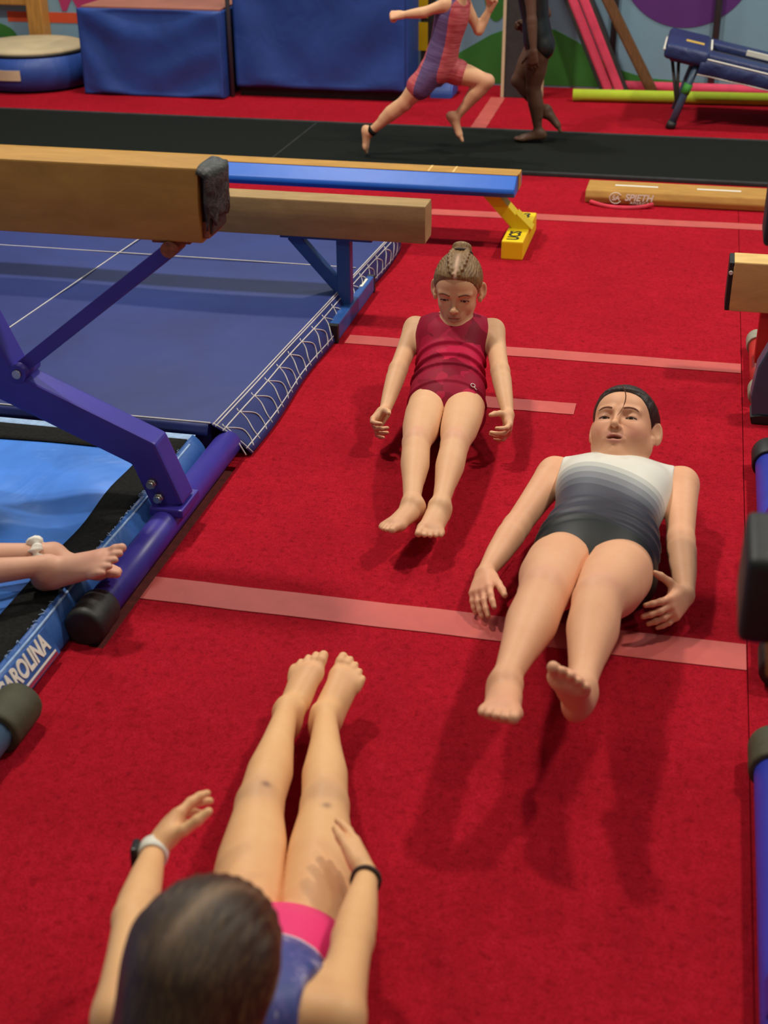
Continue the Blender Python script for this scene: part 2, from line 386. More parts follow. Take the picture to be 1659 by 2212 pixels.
def ragged_cap(par, x, yc, z0, z1, wd):
    """peeling black tape over a beam end: a puffy shell with a torn lower hem"""
    V = []; F = []; nu, nv = 26, 14
    for j in range(nv+1):
        t = j/nv
        for i in range(nu+1):
            s = i/nu; y = yc-wd/2-.006+(wd+.012)*s
            hem = z0+.028+.022*abs(math.sin(s*11+.6))+.012*math.sin(s*29)+.03*s
            zz = z1+.002-(z1-hem)*max(0, t-.18)/.82
            cr = .016+.026*math.sin(math.pi*min(1, max(0, s)))**.6
            xx = x+cr*min(1, t/.18)*(1-.18*t)+.003*math.sin(s*40+t*9)*t
            if t < .18: zz = z1+.004-.010*(t/.18)**2
            V.append((xx, y, zz-.012*abs(2*s-1)**6))
    for j in range(nv):
        for i in range(nu): a = j*(nu+1)+i; F.append((a, a+1, a+nu+2, a+nu+1))
    o = mk('end_tape', V, F, 'worn_tape', par, True); m = o.modifiers.new('thickness', 'SOLIDIFY'); m.thickness = .005; m.offset = -1
    return o
# near left high beam
hb = empty('balance_beam', (-1.165, 2.76, 0), 'high tan suede balance beam with worn black taped end and violet legs', 'balance beam')
beambody('beam_body', -4.6, -1.028, 2.765, .742, .906, .115, 'tan', hb)
ragged_cap(hb, -1.030, 2.765, .742, .902, .115)
box('torn_edge', (-1.028, 2.71, .752), (-1.012, 2.80, .79), 'torn_leather', hb, .004)
box('end_block', (-1.028, 2.715, .76), (-1.006, 2.815, .896), 'rubber', hb, .006)
captube('base_tube', (-1.168, 2.215, .04), (-1.168, 3.165, .04), .037, 'violet_paint', hb, 'rubber', .046, .10, (1, 0))
lg = sqbar('bent_leg', [(-1.162, 2.74, .075), (-1.215, 2.74, .215), (-1.55, 2.74, .36), (-1.66, 2.74, .62), (-1.66, 2.74, .745)], (0, 1, 0), .075, .082, 'violet_paint', hb, .007)
box('weld_plate', (-1.205, 2.68, .062), (-1.118, 2.80, .084), 'violet_paint', hb, .005)
for xz in ((-1.198, .142), (-1.183, .105)):
    b = tube('bolt', [(xz[0], 2.703, xz[1]), (xz[0], 2.690, xz[1])], .0125, 'steel', lg, 6)
    tube('bolt_head', [(xz[0], 2.692, xz[1]), (xz[0], 2.682, xz[1])], .0085, 'steel', b, 16)
br = sqbar('brace', [(-1.10, 2.735, .728), (-1.515, 2.735, .405)], (0, 1, 0), .03, .034, 'violet_paint', hb, .004)
tube('pivot', [(-1.515, 2.70, .398), (-1.515, 2.78, .398)], .022, 'violet_paint', br, 20)
tube('pivot', [(-1.515, 2.694, .398), (-1.515, 2.702, .398)], .011, 'steel', br, 12)
tube('pivot', [(-1.108, 2.702, .724), (-1.108, 2.77, .724)], .018, 'torn_leather', br, 20)
box('brace_plate', (-1.15, 2.715, .735), (-1.06, 2.785, .746), 'torn_leather', hb, .003)
# middle low beam
mb = empty('balance_beam', (-1.125, 4.3, 0), 'low pale tan balance beam on blue steel post behind the high beam', 'balance beam')
beambody('beam_body', -4.4, -.835, 4.30, .298, .424, .10, 'tan_pale', mb, .006)
box('top_plate', (-1.34, 4.262, .288), (-1.02, 4.338, .298), 'blue_paint', mb, .002)
box('post', (-1.148, 4.278, .055), (-1.10, 4.322, .290), 'blue_paint', mb, .004)
sqbar('brace', [(-1.13, 4.30, .10), (-1.305, 4.30, .292)], (0, 1, 0), .036, .04, 'blue_paint', mb, .003)
ft = box('foot', (-1.158, 4.075, .004), (-1.092, 4.60, .062), 'blue_paint', mb, .006)
box('foot_end', (-1.160, 4.060, .0), (-1.090, 4.082, .064), 'rubber', ft, .004)
box('foot_end', (-1.160, 4.592, .0), (-1.090, 4.612, .064), 'rubber', ft, .004)
box('sticker', (-1.140, 4.47, .062), (-1.106, 4.56, .0632), 'white_print', ft)
text('sticker_text', 'UCS', .03, (-1.123, 4.515, .0640), (0, 1, 0), (-1, 0, 0), 'black_print', ft, .0006, bold=.0006)
# blue padded beam on a yellow foot
bb = empty('balance_beam', (-.65, 5.3, 0), 'bright blue padded low beam with tan top strip and yellow foot', 'balance beam')
prism('padding', [(5.205, .212), (5.19, .232), (5.195, .248), (5.262, .283), (5.372, .283), (5.415, .262), (5.42, .23), (5.405, .212)], 0, -5.0, -.668, 'beam_blue', bb, .006)
ts = box('top_strip', (-5.0, 5.268, .2815), (-.668, 5.366, .2862), 'tan', bb, .001)
box('top_strip_end', (-.669, 5.29, .222), (-.664, 5.366, .286), 'tan', ts, .001)
for x in (-.93, -1.03): box('strip_seam', (x, 5.268, .286), (x+.008, 5.366, .2868), 'tan_light', ts)
yl = sqbar('slanted_leg', [(-.79, 5.3, .222), (-.635, 5.3, .06)], (0, 1, 0), .075, .05, 'yellow', bb, .004)
mk('gusset', [(-.655, 5.262, .075), (-.655, 5.338, .075), (-.60, 5.338, .075), (-.60, 5.262, .075), (-.665, 5.262, .135), (-.665, 5.338, .135)], [(0, 1, 2, 3), (0, 4, 5, 1), (3, 2, 5, 4), (0, 3, 4), (1, 5, 2)], 'yellow', yl)
yf = box('foot', (-.697, 5.085, .0), (-.612, 5.515, .075), 'yellow', bb, .006)
for y in (5.165, 5.435): text('lettering', 'UCS', .062, (-.655, y, .0756), (0, 1, 0), (-1, 0, 0), 'black_print', yf, .001, bold=.0022, spacing=1.05)
# floor beam with lettering
sb = empty('floor_beam', (.2, 6.08, 0), 'low tan floor beam with white SPIETH lettering beside the runway', 'floor beam')
prism('beam_body', [(5.985, .002), (5.978, .03), (5.992, .058), (6.175, .058), (6.19, .03), (6.185, .002)], 0, -.452, 1.6, 'tan', sb, .006)
box('end_panel', (-.4535, 6.0, .006), (-.4500, 6.17, .05), 'tan_pale', sb, .001)
for x in (-.33, .03): box('top_mark', (x, 6.085, .058), (x+.19, 6.105, .0588), 'white_print', sb)
FU = (0, .1, 1)
text('lettering', 'SPIETH', .040, (-.218, 5.9795, .034), (1, 0, 0), FU, 'white_print', sb, .001, .25, .0008)
text('lettering', 'AMERICA', .017, (-.212, 5.9795, .012), (1, 0, 0), FU, 'white_print', sb, .001, 0, 0, 1.25)
ring = [( -.318+.026*math.cos(a), 5.9785, .030+.024*math.sin(a)) for a in np.radians(np.linspace(30, 330, 30))]
tubes('emblem', [ring], .0022, 'white_print', sb)
text('emblem_letters', 'SA', .03, (-.318, 5.9790, .030), (1, 0, 0), FU, 'white_print', sb, .001, .15, .0006)
rb = tag(tube('ribbon', spath([(-.43, 5.97, .012), (-.36, 5.93, .006), (-.28, 5.915, .005), (-.20, 5.935, .008), (-.15, 5.955, .018)]), [.004]+[.010]*31+[.004], 'pink_cloth', None, 8), 'pink cloth ribbon lying against the tan floor beam', 'ribbon')
# beams on the right
rbm = empty('balance_beam', (.24, 4.05, 0), 'cream topped beam end on a red steel leg at the right edge', 'balance beam')
beambody('beam_body', .150, 3.2, 4.05, .225, .378, .10, 'tan_light', rbm, .004)
box('end_board', (.136, 4.0, .226), (.152, 4.10, .376), 'rubber', rbm, .004)
tube('screw', [(.143, 3.994, .345), (.143, 4.0, .345)], .006, 'white_print', rbm, 10)
box('post', (.245, 4.02, .03), (.325, 4.08, .226), 'red_paint', rbm, .004)
ft = captube('foot_tube', (.262, 3.82, .034), (.262, 4.29, .034), .028, 'red_paint', rbm, 'grey_rubber', .036, .075)
np2 = empty('folded_pad', (.34, 3.72, 0), 'navy vinyl pad with frayed dark hem at the right edge', 'pad')
prism('pad_cover', [(.238, .015), (.228, .08), (.236, .17), (.262, .235), (.30, .265), (.50, .275), (.50, .015)], 1, 3.69, 3.76, 'slate_paint', np2, .006)
prism('hem', [(.238, .0), (.232, .022), (.26, .028), (.505, .028), (.505, .0)], 1, 3.682, 3.768, 'rubber', np2, .003)
hb2 = empty('balance_beam', (.275, 2.88, 0), 'high beam with black end above the far blue base tube', 'balance beam')
beambody('beam_body', .188, 3.4, 2.88, .742, .906, .115, 'tan', hb2)
box('end_tape', (.158, 2.815, .775), (.194, 2.945, .905), 'rubber', hb2, .012, 3)
captube('base_tube', (.275, 2.36, .042), (.275, 3.40, .042), .036, 'royal_paint', hb2, 'rubber', .045, .09)
sqbar('bent_leg', [(.275, 2.88, .07), (.32, 2.88, .215), (.66, 2.88, .36), (.77, 2.88, .62), (.77, 2.88, .745)], (0, 1, 0), .075, .08, 'royal_paint', hb2, .007)
hb3 = empty('balance_beam', (.26, 1.45, 0), 'nearest high beam with soft black rubber end at the right edge', 'balance beam')
beambody('beam_body', .146, 3.2, 1.45, .668, .822, .115, 'tan', hb3)
box('end_tape', (.106, 1.385, .715), (.150, 1.515, .830), 'rubber', hb3, .014, 3)
captube('base_tube', (.254, .72, .042), (.254, 2.10, .042), .038, 'royal_paint', hb3, 'olive_rubber', .048, .09)
sqbar('bent_leg', [(.254, 1.45, .07), (.30, 1.45, .215), (.65, 1.45, .36), (.76, 1.45, .58), (.76, 1.45, .670)], (0, 1, 0), .075, .08, 'royal_paint', hb3, .007)
# slate tube with olive cap, lower left: base of another beam whose body stands outside the frame
lb = empty('balance_beam', (-1.19, 1.4, 0), 'slate blue beam base tube with olive rubber cap on the carpet edge', 'balance beam')
captube('base_tube', (-1.178, .75, .043), (-1.178, 1.925, .043), .034, 'slate_paint', lb, 'olive_rubber', .047, .11)
sqbar('bent_leg', [(-1.178, 1.0, .07), (-1.23, 1.0, .215), (-1.57, 1.0, .36), (-1.68, 1.0, .62), (-1.68, 1.0, .745)], (0, 1, 0), .07, .075, 'slate_paint', lb, .006)
beambody('beam_body', -4.6, -1.55, 1.0, .742, .906, .115, 'tan', lb)

# ------------------------------------------------------------------ mats
def sm(a, b, x):
    t = min(1, max(0, (x-a)/(b-a))); return t*t*(3-2*t)
lm = empty('landing_mat', (-2.6, 4.2, 0), 'large navy blue landing mat with white laced flap beside the carpet', 'mat')
MZ = .10
def edge_x(y): return -1.205+(y-3.15)*.047
def lmtop(u, v):
    y = 3.15+v*2.05; x = -5.2+u*(edge_x(y)+5.2)
    f = .006*math.sin(y*9+x*.7)*math.exp(-((y-4.25)/.25)**2)+.003*math.sin(x*5+y*3)
    e = sm(0, .02, 1-u)*sm(0, .02, v)*sm(0, .02, 1-v)
    return (x, y, MZ+f*e)
sheet('mat_top', lmtop, 70, 46, 'navy_vinyl', lm)
prism('mat_core', [(-5.2, 3.16), (-1.215, 3.16), (-1.13, 5.19), (-5.2, 5.19)], 2, .0, MZ-.008, 'navy_vinyl', lm)
def flap(u, v):
    y = 3.14+u*1.97; a = np.array([edge_x(y), y, MZ]); b = np.array([-1.108+.006*math.sin(y*8), y+.035*(1-u), .006]); p = a+(b-a)*v
    return (p[0]+.006*math.sin(math.pi*v)*(1+.6*math.sin(y*13)), p[1], p[2]+.006*math.sin(math.pi*v)*(.6+.4*math.sin(y*13)))
fp = sheet('side_flap', flap, 60, 8, 'navy_vinyl', lm, .004)
def fl3(u, v, up=.0035): p = flap(u, v); return (p[0]+up*.7, p[1], p[2]+up*.7)
lines = [[fl3(i/40, v) for i in range(41)] for v in (.02, .08, .24, .84)]+[[fl3(.004, v) for v in np.linspace(0, 1, 8)]]
tubes('white_stitching', lines, .0022, 'thread', fp)
lace = []
N = 17
for i in range(N):
    a = .012+i*.0575
    lace.append(spath([fl3(a+.002, .15, .004), fl3(a, .24, .004), fl3(a+.020, .50, .006), fl3(a+.016, .74, .006), fl3(a+.006, .92, .004)], 5))
    lace.append(spath([fl3(a, .24, .004), fl3(a-.006, .45, .005), fl3(a-.020, .70, .006), fl3(a-.026, .93, .004)], 5))
tubes('white_lacing', lace, .0021, 'thread', fp)
tubes('white_seam', [[(x, 4.552, MZ+.0035) for x in np.linspace(-5, edge_x(4.55)-.01, 60)]], .0024, 'thread', lm)
tubes('white_seam', [[(-2.11+(y-3.2)*.035, y, MZ+.0035) for y in np.linspace(3.2, 5.15, 50)]], .0024, 'thread', lm)
tubes('white_edge', [[(x, 3.148, MZ+.002) for x in np.linspace(-5.1, -1.21, 60)]], .0028, 'thread', lm)
sheet('front_lip', lambda u, v: (-5.1+u*3.885, 3.148-.012*v-.004*math.sin(u*40)*v, MZ-v*.03), 50, 3, 'navy_vinyl', lm, .003)
# front, lighter blue mat
fm = empty('soft_mat', (-2.4, 2.2, 0), 'light blue soft mat with black border under the high beam', 'mat')
FZ = .078; X1 = -1.235
def fmtop(u, v):
    x = -4.6+u*(X1+4.6); y = -.3+v*3.40
    f = .017*math.sin(3.1*x+15*y+2.5*math.sin(4*x))*math.exp(-((y-2.68)/.22)**2)+.004*math.sin(5*x-4*y+2*math.sin(3*y))
    e = sm(0, .06, 1-u)*sm(0, .05, 1-v)
    return (x, y, FZ+f*e)
sheet('mat_top', fmtop, 90, 90, 'sky_vinyl', fm)
box('mat_core', (-4.6, -.3, .0), (X1-.004, 3.09, FZ-.032), 'mid_vinyl', fm)
def fz(x, y): return fmtop((x+4.6)/(X1+4.6), (y+.3)/3.40)[2]
def band(x0, x1, y0, y1, nx, ny, nm, mat, dz=.004, ragged=0):
    return sheet(nm, lambda u, v: (x0+u*(x1-x0)+ragged*math.sin(v*170)*math.sin(v*61)*(u > .9), y0+v*(y1-y0), fz(x0+u*(x1-x0), y0+v*(y1-y0))+dz), nx, ny, mat, fm, .003)
band(-1.335, -1.248, -.3, 3.055, 4, 90, 'black_border', 'velcro', .004, .003)
band(-4.6, -1.252, 2.985, 3.075, 80, 4, 'black_border', 'velcro', .0045)
band(-4.6, -1.24, 3.075, 3.11, 80, 3, 'pale_border', 'fray', .003)
fray = []
for i in range(150):
    y = random.uniform(.6, 3.06); x = -1.247; fray.append([(x, y, FZ+.006), (x+random.uniform(-.004, .006), y+random.uniform(-.006, .006), FZ+random.uniform(.008, .013)), (x+random.uniform(.002, .010), y+random.uniform(-.01, .01), FZ+random.uniform(.006, .012))])
tubes('frayed_threads', fray, .0008, 'fray', fm, 4)['kind'] = 'stuff'
def fside(u, v):
    y = -.3+u*3.40; t = v
    return (X1-.012+.045*math.sin(t*1.6)+.008*math.sin(y*7+2*t)*t, y, FZ+.004-(FZ-.001)*t**1.2+.006*math.sin(y*11)*math.sin(math.pi*t))
sd = sheet('side_flap', fside, 110, 8, 'mid_vinyl', fm, .004)
def fs3(y, v, up=.003):
    p = fside((y+.3)/3.40, v); return np.array([p[0]+up*.85, p[1], p[2]+up*.55])
tubes('piping', [[fs3(y, .12) for y in np.linspace(-.2, 3.05, 120)]], .003, 'fray', sd)
# logo patch on the flap
PA, PB = fs3(2.02, .22, .006), fs3(2.02, .88, .006); upv = PA-PB; pc = (PA+PB)/2
pn = unit(np.cross((0, 1, 0), upv)); pc = pc+pn*.004
def onpatch(a, b): return pc+np.array([0, 1, 0])*a+unit(upv)*b
lp = mk('logo_patch', [onpatch(a, b)+pn*c for c in (-.004, .002) for a, b in ((-.17, -.03), (.12, -.03), (.12, .035), (-.17, .035))], [(0, 3, 2, 1), (4, 5, 6, 7), (0, 1, 5, 4), (1, 2, 6, 5), (2, 3, 7, 6), (3, 0, 4, 7)], 'mid_vinyl', fm)
lt = text('lettering', 'CAROLINA', .054, onpatch(-.003, .012)+pn*.003, (0, 1, 0), upv, 'white_print', lp, .002, .10, .0018, 1.0)
lt.scale.x = .76
for b0, b1, mt in ((-.020, -.015, 'white_print'), (-.0285, -.0215, 'red_print')):
    mk('printed_line', [onpatch(a, b)+pn*.0032 for a, b in ((-.16, b0), (.11, b0), (.11, b1), (-.16, b1))], [(0, 1, 2, 3)], mt, lp)

# ------------------------------------------------------------------ background things
def vwrink(x, z, x0, x1, z0, z1, amp):
    u = (x-x0)/(x1-x0); v = (z-z0)/(z1-z0)
    f = math.sin(9*(u-.5)+7*v+1.5*math.sin(5*u))*math.exp(-((u-.22)/.2)**2)*(1-v)**1.2+math.sin(-8*(u-.5)+9*v+2)*math.exp(-((u-.8)/.2)**2)*(1-v)+.5*math.sin(12*v+3*math.cos(4*(u-.5)))*v
    return amp*f*sm(0, .05, u)*sm(0, .05, 1-u)*sm(0, .04, v)*sm(0, .04, 1-v)
bl = empty('foam_block', (-3.24, 8.15, 0), 'blue vinyl foam block with wrinkled front by the wall bars', 'foam block')
box('block_core', (-3.695, 7.912, .002), (-2.79, 8.40, .50), 'bg_vinyl', bl, .012, 3)
sheet('front_cover', lambda u, v: (-3.693+u*.901, 7.892+vwrink(u, v, 0, 1, 0, 1, .024), .006+v*.496), 60, 40, 'bg_vinyl', bl, .004)
box('top_panel', (-3.68, 7.93, .498), (-2.80, 8.39, .512), 'brown_top', bl, .004)
bm_ = empty('crash_mat', (-2.2, 8.2, 0), 'big blue crash mat standing on a black base beside the foam block', 'mat')
box('mat_core', (-2.76, 8.02, .055), (-1.69, 8.36, .95), 'bg_vinyl', bm_, .03, 3)
sheet('front_cover', lambda u, v: (-2.745+u*1.04, 8.000+vwrink(u, v, 0, 1, 0, 1, .018), .06+v*.88), 60, 40, 'bg_vinyl', bm_, .004)
box('black_base', (-2.74, 8.05, .0), (-1.72, 8.34, .06), 'charcoal', bm_, .004)
gp = tag(tube('mat_post', [(-2.772, 7.99, 0), (-2.772, 7.99, 1.6)], .014, 'grey_pipe', None, 14), 'thin grey post between the two blue mats', 'post')
rd = empty('round_mat', (-4.15, 8.16, 0), 'round blue inflatable mat with beige top at the left wall', 'mat')
lathe('side_ring', [(.31, .0), (.36, .02), (.385, .09), (.385, .14), (.36, .205), (.33, .215)], (-4.15, 8.16, 0), 'bg_vinyl', rd)
lathe('dark_rim', [(.31, .21), (.356, .212), (.358, .224), (.31, .226)], (-4.15, 8.16, 0), 'rubber', rd)
lathe('top_pad', [(.2, .22), (.348, .222), (.345, .240), (.31, .252), (.0, .262)], (-4.15, 8.16, 0), 'beige_top', rd)
lbp = []
for k in range(9):
    a = math.radians(-97+k*2.6); lbp.append(a)
V = [(-4.15+.389*math.cos(a), 8.16+.389*math.sin(a), z) for z in (.085, .145) for a in lbp]+[(-4.15+.382*math.cos(a), 8.16+.382*math.sin(a), z) for z in (.085, .145) for a in lbp]
mk('sticker', V, [(i, i+1, i+10, i+9) for i in range(8)]+[(i+18, i+27, i+28, i+19) for i in range(8)]+[(i, i+18, i+19, i+1) for i in range(8)]+[(i+9, i+10, i+28, i+27) for i in range(8)], 'cream', rd)
wbx = empty('wall_bars', (-4.5, 8.52, 0), 'varnished wooden wall bars behind the round mat', 'wall bars')
for x in (-4.30, -5.25): box('upright', (x-.055, 8.55, 0), (x+.055, 8.655, 2.4), 'wood', wbx, .006)
for k in range(13):
    z = .175+k*.275/1.0*.98
    if z < 2.35: box('rung', (-5.2, 8.57, z-.03), (-4.35, 8.61, z+.025), 'wood', wbx, .008)
yp = empty('vault_post', (-1.67, 8.48, 0), 'black and yellow post behind the blue crash mat', 'post')
box('post_body', (-1.70, 8.45, 0), (-1.62, 8.53, 1.5), 'charcoal', yp, .004)
for z in (.23, .42, .61, .80): box('yellow_panel', (-1.712, 8.44, z), (-1.655, 8.452, z+.165), 'yellow', yp, .002)
fr = empty('foam_roll', (-1.52, 8.30, 0), 'small blue half round foam bolster beside the crash mat', 'bolster')
prism('bolster_body', [(8.18, .0)]+[(8.30+.12*math.cos(a), .005+.10*math.sin(a)) for a in np.linspace(math.pi, 0, 16)]+[(8.42, .0)], 0, -1.585, -1.46, 'bg_vinyl', fr, .006)
prism('end_panel', [(8.19, .004)]+[(8.30+.11*math.cos(a), .006+.09*math.sin(a)) for a in np.linspace(math.pi, 0, 16)]+[(8.41, .004)], 0, -1.462, -1.455, 'beam_blue', fr)
bd = empty('standing_board', (-1.04, 8.33, 0), 'dark felt board with cream edges standing behind the runner in the black leotard', 'board')
box('board_face', (-1.155, 8.285, .0), (-.94, 8.335, 1.25), 'charcoal', bd, .003)
for x in (-1.172, -.94): box('board_edge', (x, 8.278, .0), (x+.018, 8.342, 1.25), 'cream', bd, .002)
def leaning(name, x0, x1, ztop, y0, y1, wd, dp, mat, par=None):
    a = np.array([x0, y0, 0.]); b = np.array([x1, y1, ztop]); d = unit(b-a); s = unit(np.cross(d, (0, 1, 0))); n = np.cross(s, d)
    V = [p+sx*s*wd/2+sy*n*dp/2 for p in (a, b) for sx, sy in ((-1, -1), (1, -1), (1, 1), (-1, 1))]
    bm = bmesh.new(); vs = [bm.verts.new(v+np.array([0, 0, .02])) for v in V]
    for f in ((3, 2, 1, 0), (4, 5, 6, 7), (0, 1, 5, 4), (1, 2, 6, 5), (2, 3, 7, 6), (3, 0, 4, 7)): bm.faces.new([vs[i] for i in f])
    bmesh.ops.bevel(bm, geom=bm.edges[:], offset=min(wd, dp)*.2, segments=2, affect='EDGES')
    return frombm(name, bm, mat, par)
SL = (-.751+.492)/.524
for k, (dx, lab) in enumerate(((-.028, 'left pink foam strip with black edge leaning on the mural'), (.040, 'right pink foam strip with black edge leaning on the mural'))):
    e = empty('foam_strip', (-.51+dx, 8.5, 0), lab, 'foam strip', 'pink foam strips leaning on the wall')
    leaning('strip_foam', -.51+dx, -.51+dx+SL*1.3, 1.3, 8.48-.01*k, 8.60, .052, .05, 'pink_foam', e)
    leaning('black_edge', -.51+dx+(-.04 if k == 0 else .036), -.51+dx+(-.04 if k == 0 else .036)+SL*1.3, 1.3, 8.49, 8.61, .024, .045, 'charcoal', e)
tag(leaning('wooden_pole', -.278, -.278-.60*1.4, 1.4, 8.50, 8.60, .062, .05, 'brown_wood'), 'brown wooden plank leaning on the mural beside the pink strips', 'plank')
tag(tube('wall_pipe', [(-.545, 8.635, .03), (-.545, 8.635, 2.5)], .02, 'grey_pipe', None, 12), 'grey wall pipe behind the pink foam strips', 'pipe')
tag(tube('wall_pipe', [(.058, 8.625, .03), (.058, 8.625, 2.5)], .021, 'grey_pipe', None, 12), 'grey wall pipe crossing the purple painted balloon', 'pipe')
def noodle(name, a, b, r, mat, label):
    o = tube(name, [a, b], r, mat, None, 24)
    return tag(o, label, 'foam noodle')
noodle('foam_noodle', (-.735, 8.25, .036), (1.3, 8.40, .036), .035, 'lime_foam', 'lime green foam noodle lying on the red floor')
noodle('foam_noodle', (-.47, 8.60, .033), (1.3, 8.615, .033), .032, 'pink_foam', 'pink foam noodle lying along the wall')
# mini trampoline
mt = empty('mini_trampoline', (.5, 7.9, 0), 'navy padded mini trampoline on steel legs at the right', 'trampoline')
TA = math.radians(11.5)
def tp(s, y, h=0):   # along the tilted frame: s from the high end
    return np.array([-.165+s*math.cos(TA)+h*math.sin(TA), y, .405-s*math.sin(TA)+h*math.cos(TA)])
TF = Matrix(((math.cos(TA), 0, math.sin(TA), -.165), (0, 1, 0, 0), (-math.sin(TA), 0, math.cos(TA), .405), (0, 0, 0, 1)))
for nm, lo, hi in (('front_pad', (.18, 7.60, -.02), (1.5, 7.75, .028)), ('back_pad', (.18, 8.02, -.02), (1.5, 8.17, .028))):
    pd = box(nm, lo, hi, 'tramp_vinyl', mt, .02, 4, TF)
box('end_pad', (-.04, 7.585, -.045), (.20, 8.185, .035), 'tramp_vinyl', mt, .03, 4, TF)
box('white_seam', (.196, 7.72, .030), (.206, 8.05, .037), 'white_print', mt, .001, 2, TF)
box('yellow_tag', (.06, 7.80, .0345), (.16, 7.86, .0365), 'yellow_tag', mt, .001, 2, TF)
box('white_trim', (.40, 8.018, .0), (1.5, 8.03, .031), 'white_print', mt, .004, 2, TF)
box('jump_bed', (.15, 7.72, -.03), (1.5, 8.04, -.012), 'charcoal', mt, .004, 2, TF)
sheet('skirt', lambda u, v: tp(.16+u*1.3, 7.597-.012*math.sin(math.pi*v)-.006*math.sin(u*46+2*v)*v, .0-v*(.085-.02*u)), 60, 6, 'tramp_vinyl', mt, .004)
for v in (0.02, 1): tubes('white_piping', [[tp(.16+u*1.3, 7.594-.006*math.sin(u*46+2*v)*v, .002-v*(.085-.02*u)) for u in np.linspace(0, 1, 50)]], .005, 'white_print', mt)
tubes('white_piping', [[tp(-.042, y, .0) for y in np.linspace(7.6, 8.0, 6)]], .008, 'white_print', mt)
tube('frame_tube', [tp(.0, 7.66, -.04), tp(1.5, 7.66, -.04)], .02, 'slate_paint', mt)
tube('frame_tube', [tp(.0, 8.11, -.04), tp(1.5, 8.11, -.04)], .02, 'slate_paint', mt)
lg = tube('leg', [(-.03, 7.63, .33), (-.075, 7.62, .20), (-.135, 7.60, .02)], [.018, .02, .021], 'slate_paint', mt)
tube('rubber_foot', [(-.129, 7.602, .038), (-.142, 7.598, .0)], .026, 'rubber', lg)
tube('green_band', [(-.062, 7.622, .235), (-.080, 7.618, .185)], .0235, 'green_band', lg)
tube('leg', [(-.03, 8.12, .33), (-.135, 8.14, .0)], .02, 'slate_paint', mt)
tube('leg', [(.95, 7.63, .17), (1.0, 7.62, .0)], .02, 'slate_paint', mt)
tube('leg', [(.95, 8.12, .17), (1.0, 8.14, .0)], .02, 'slate_paint', mt)
for dx, y in ((0, 7.68), (.03, 7.66)): tube('strut', [(-.165+dx*1.2, y, .36), (-.115, 7.625, .11)], .009, 'charcoal', mt, 10)

# ------------------------------------------------------------------ bodies: smooth-blended distance fields turned into one skin
A3 = lambda *v: np.array(v, float)
class Prim:
    """f(X,Y,Z)->distance; pts and pad bound it; k blend; sub: carve"""
    def __init__(s, f, pts, pad, k=.012, sub=False): s.f, s.pts, s.pad, s.k, s.sub = f, pts, pad, k, sub
def seg(a, b, ts, rs, k=.012, flat=None, q=1.0, sub=False):
    a = A3(*a); b = A3(*b); ab = b-a; L2 = float(ab@ab)+1e-12; ts = np.array(ts, float); rs = np.array(rs, float)
    e = unit(flat) if flat is not None else None
    def f(X, Y, Z):
        px, py, pz = X-a[0], Y-a[1], Z-a[2]
        t = np.clip((px*ab[0]+py*ab[1]+pz*ab[2])/L2, 0, 1)
        r = np.interp(t, ts, rs).astype(np.float32) if len(ts) > 1 else rs[0]
        qx, qy, qz = px-t*ab[0], py-t*ab[1], pz-t*ab[2]
        d2 = qx*qx+qy*qy+qz*qz
        if e is not None:
            c = qx*e[0]+qy*e[1]+qz*e[2]; d2 = d2+c*c*(1/q**2-1)
        return np.sqrt(d2)-r
    return Prim(f, [a, b], float(rs.max()), k, sub)
def cone(a, b, ra, rb, k=.012, **kw): return seg(a, b, [0, 1], [ra, rb], k, **kw)
def ell(c, axes, r, k=.012, sub=False):
    c = A3(*c); Ax = [unit(x) for x in axes]; r = A3(*r)
    def f(X, Y, Z):
        p = (X-c[0], Y-c[1], Z-c[2]); k0 = 0; k1 = 0
        for ax, rr in zip(Ax, r):
            u = p[0]*ax[0]+p[1]*ax[1]+p[2]*ax[2]; k0 = k0+(u/rr)**2; k1 = k1+(u/rr**2)**2
        k0 = np.sqrt(k0); return k0*(k0-1)/np.sqrt(k1+1e-12)
    return Prim(f, [c], float(r.max()), k, sub)
def torso(o, w, v, a, tab, k=.02, n=2.25):
    """tab rows: s, half width, half depth, front offset"""
    o = A3(*o); T = np.array(tab, float); s0, s1 = T[0, 0], T[-1, 0]
    ss = np.linspace(s0, s1, 60)
    # smooth the table
    def sm_(c):
        y = np.interp(ss, T[:, 0], c); ker = np.array([1, 2, 3, 2, 1.])/9; y2 = np.convolve(np.pad(y, 2, 'edge'), ker, 'valid'); return y2
    HW, HD, CV = sm_(T[:, 1]), sm_(T[:, 2]), sm_(T[:, 3])
    def f(X, Y, Z):
        px, py, pz = X-o[0], Y-o[1], Z-o[2]
        s = px*a[0]+py*a[1]+pz*a[2]; u = px*w[0]+py*w[1]+pz*w[2]; d = px*v[0]+py*v[1]+pz*v[2]
        hw = np.interp(s, ss, HW); hd = np.interp(s, ss, HD); cv = np.interp(s, ss, CV)
        rad = (np.abs(u/hw)**n+np.abs((d-cv)/hd)**n)**(1/n)
        D = (rad-1)*np.minimum(hw, hd)
        e = np.maximum(np.maximum(s0-s, s-s1), 0)
        return np.where(e > 0, np.sqrt(np.maximum(D, 0)**2+e*e), D).astype(np.float32)
    pts = [o+a*s+sx*w*h+sy*v*(dd+abs(c)) for s, h, dd, c in tab for sx in (-1, 1) for sy in (-1, 1)]
    return Prim(f, pts, .005, k)
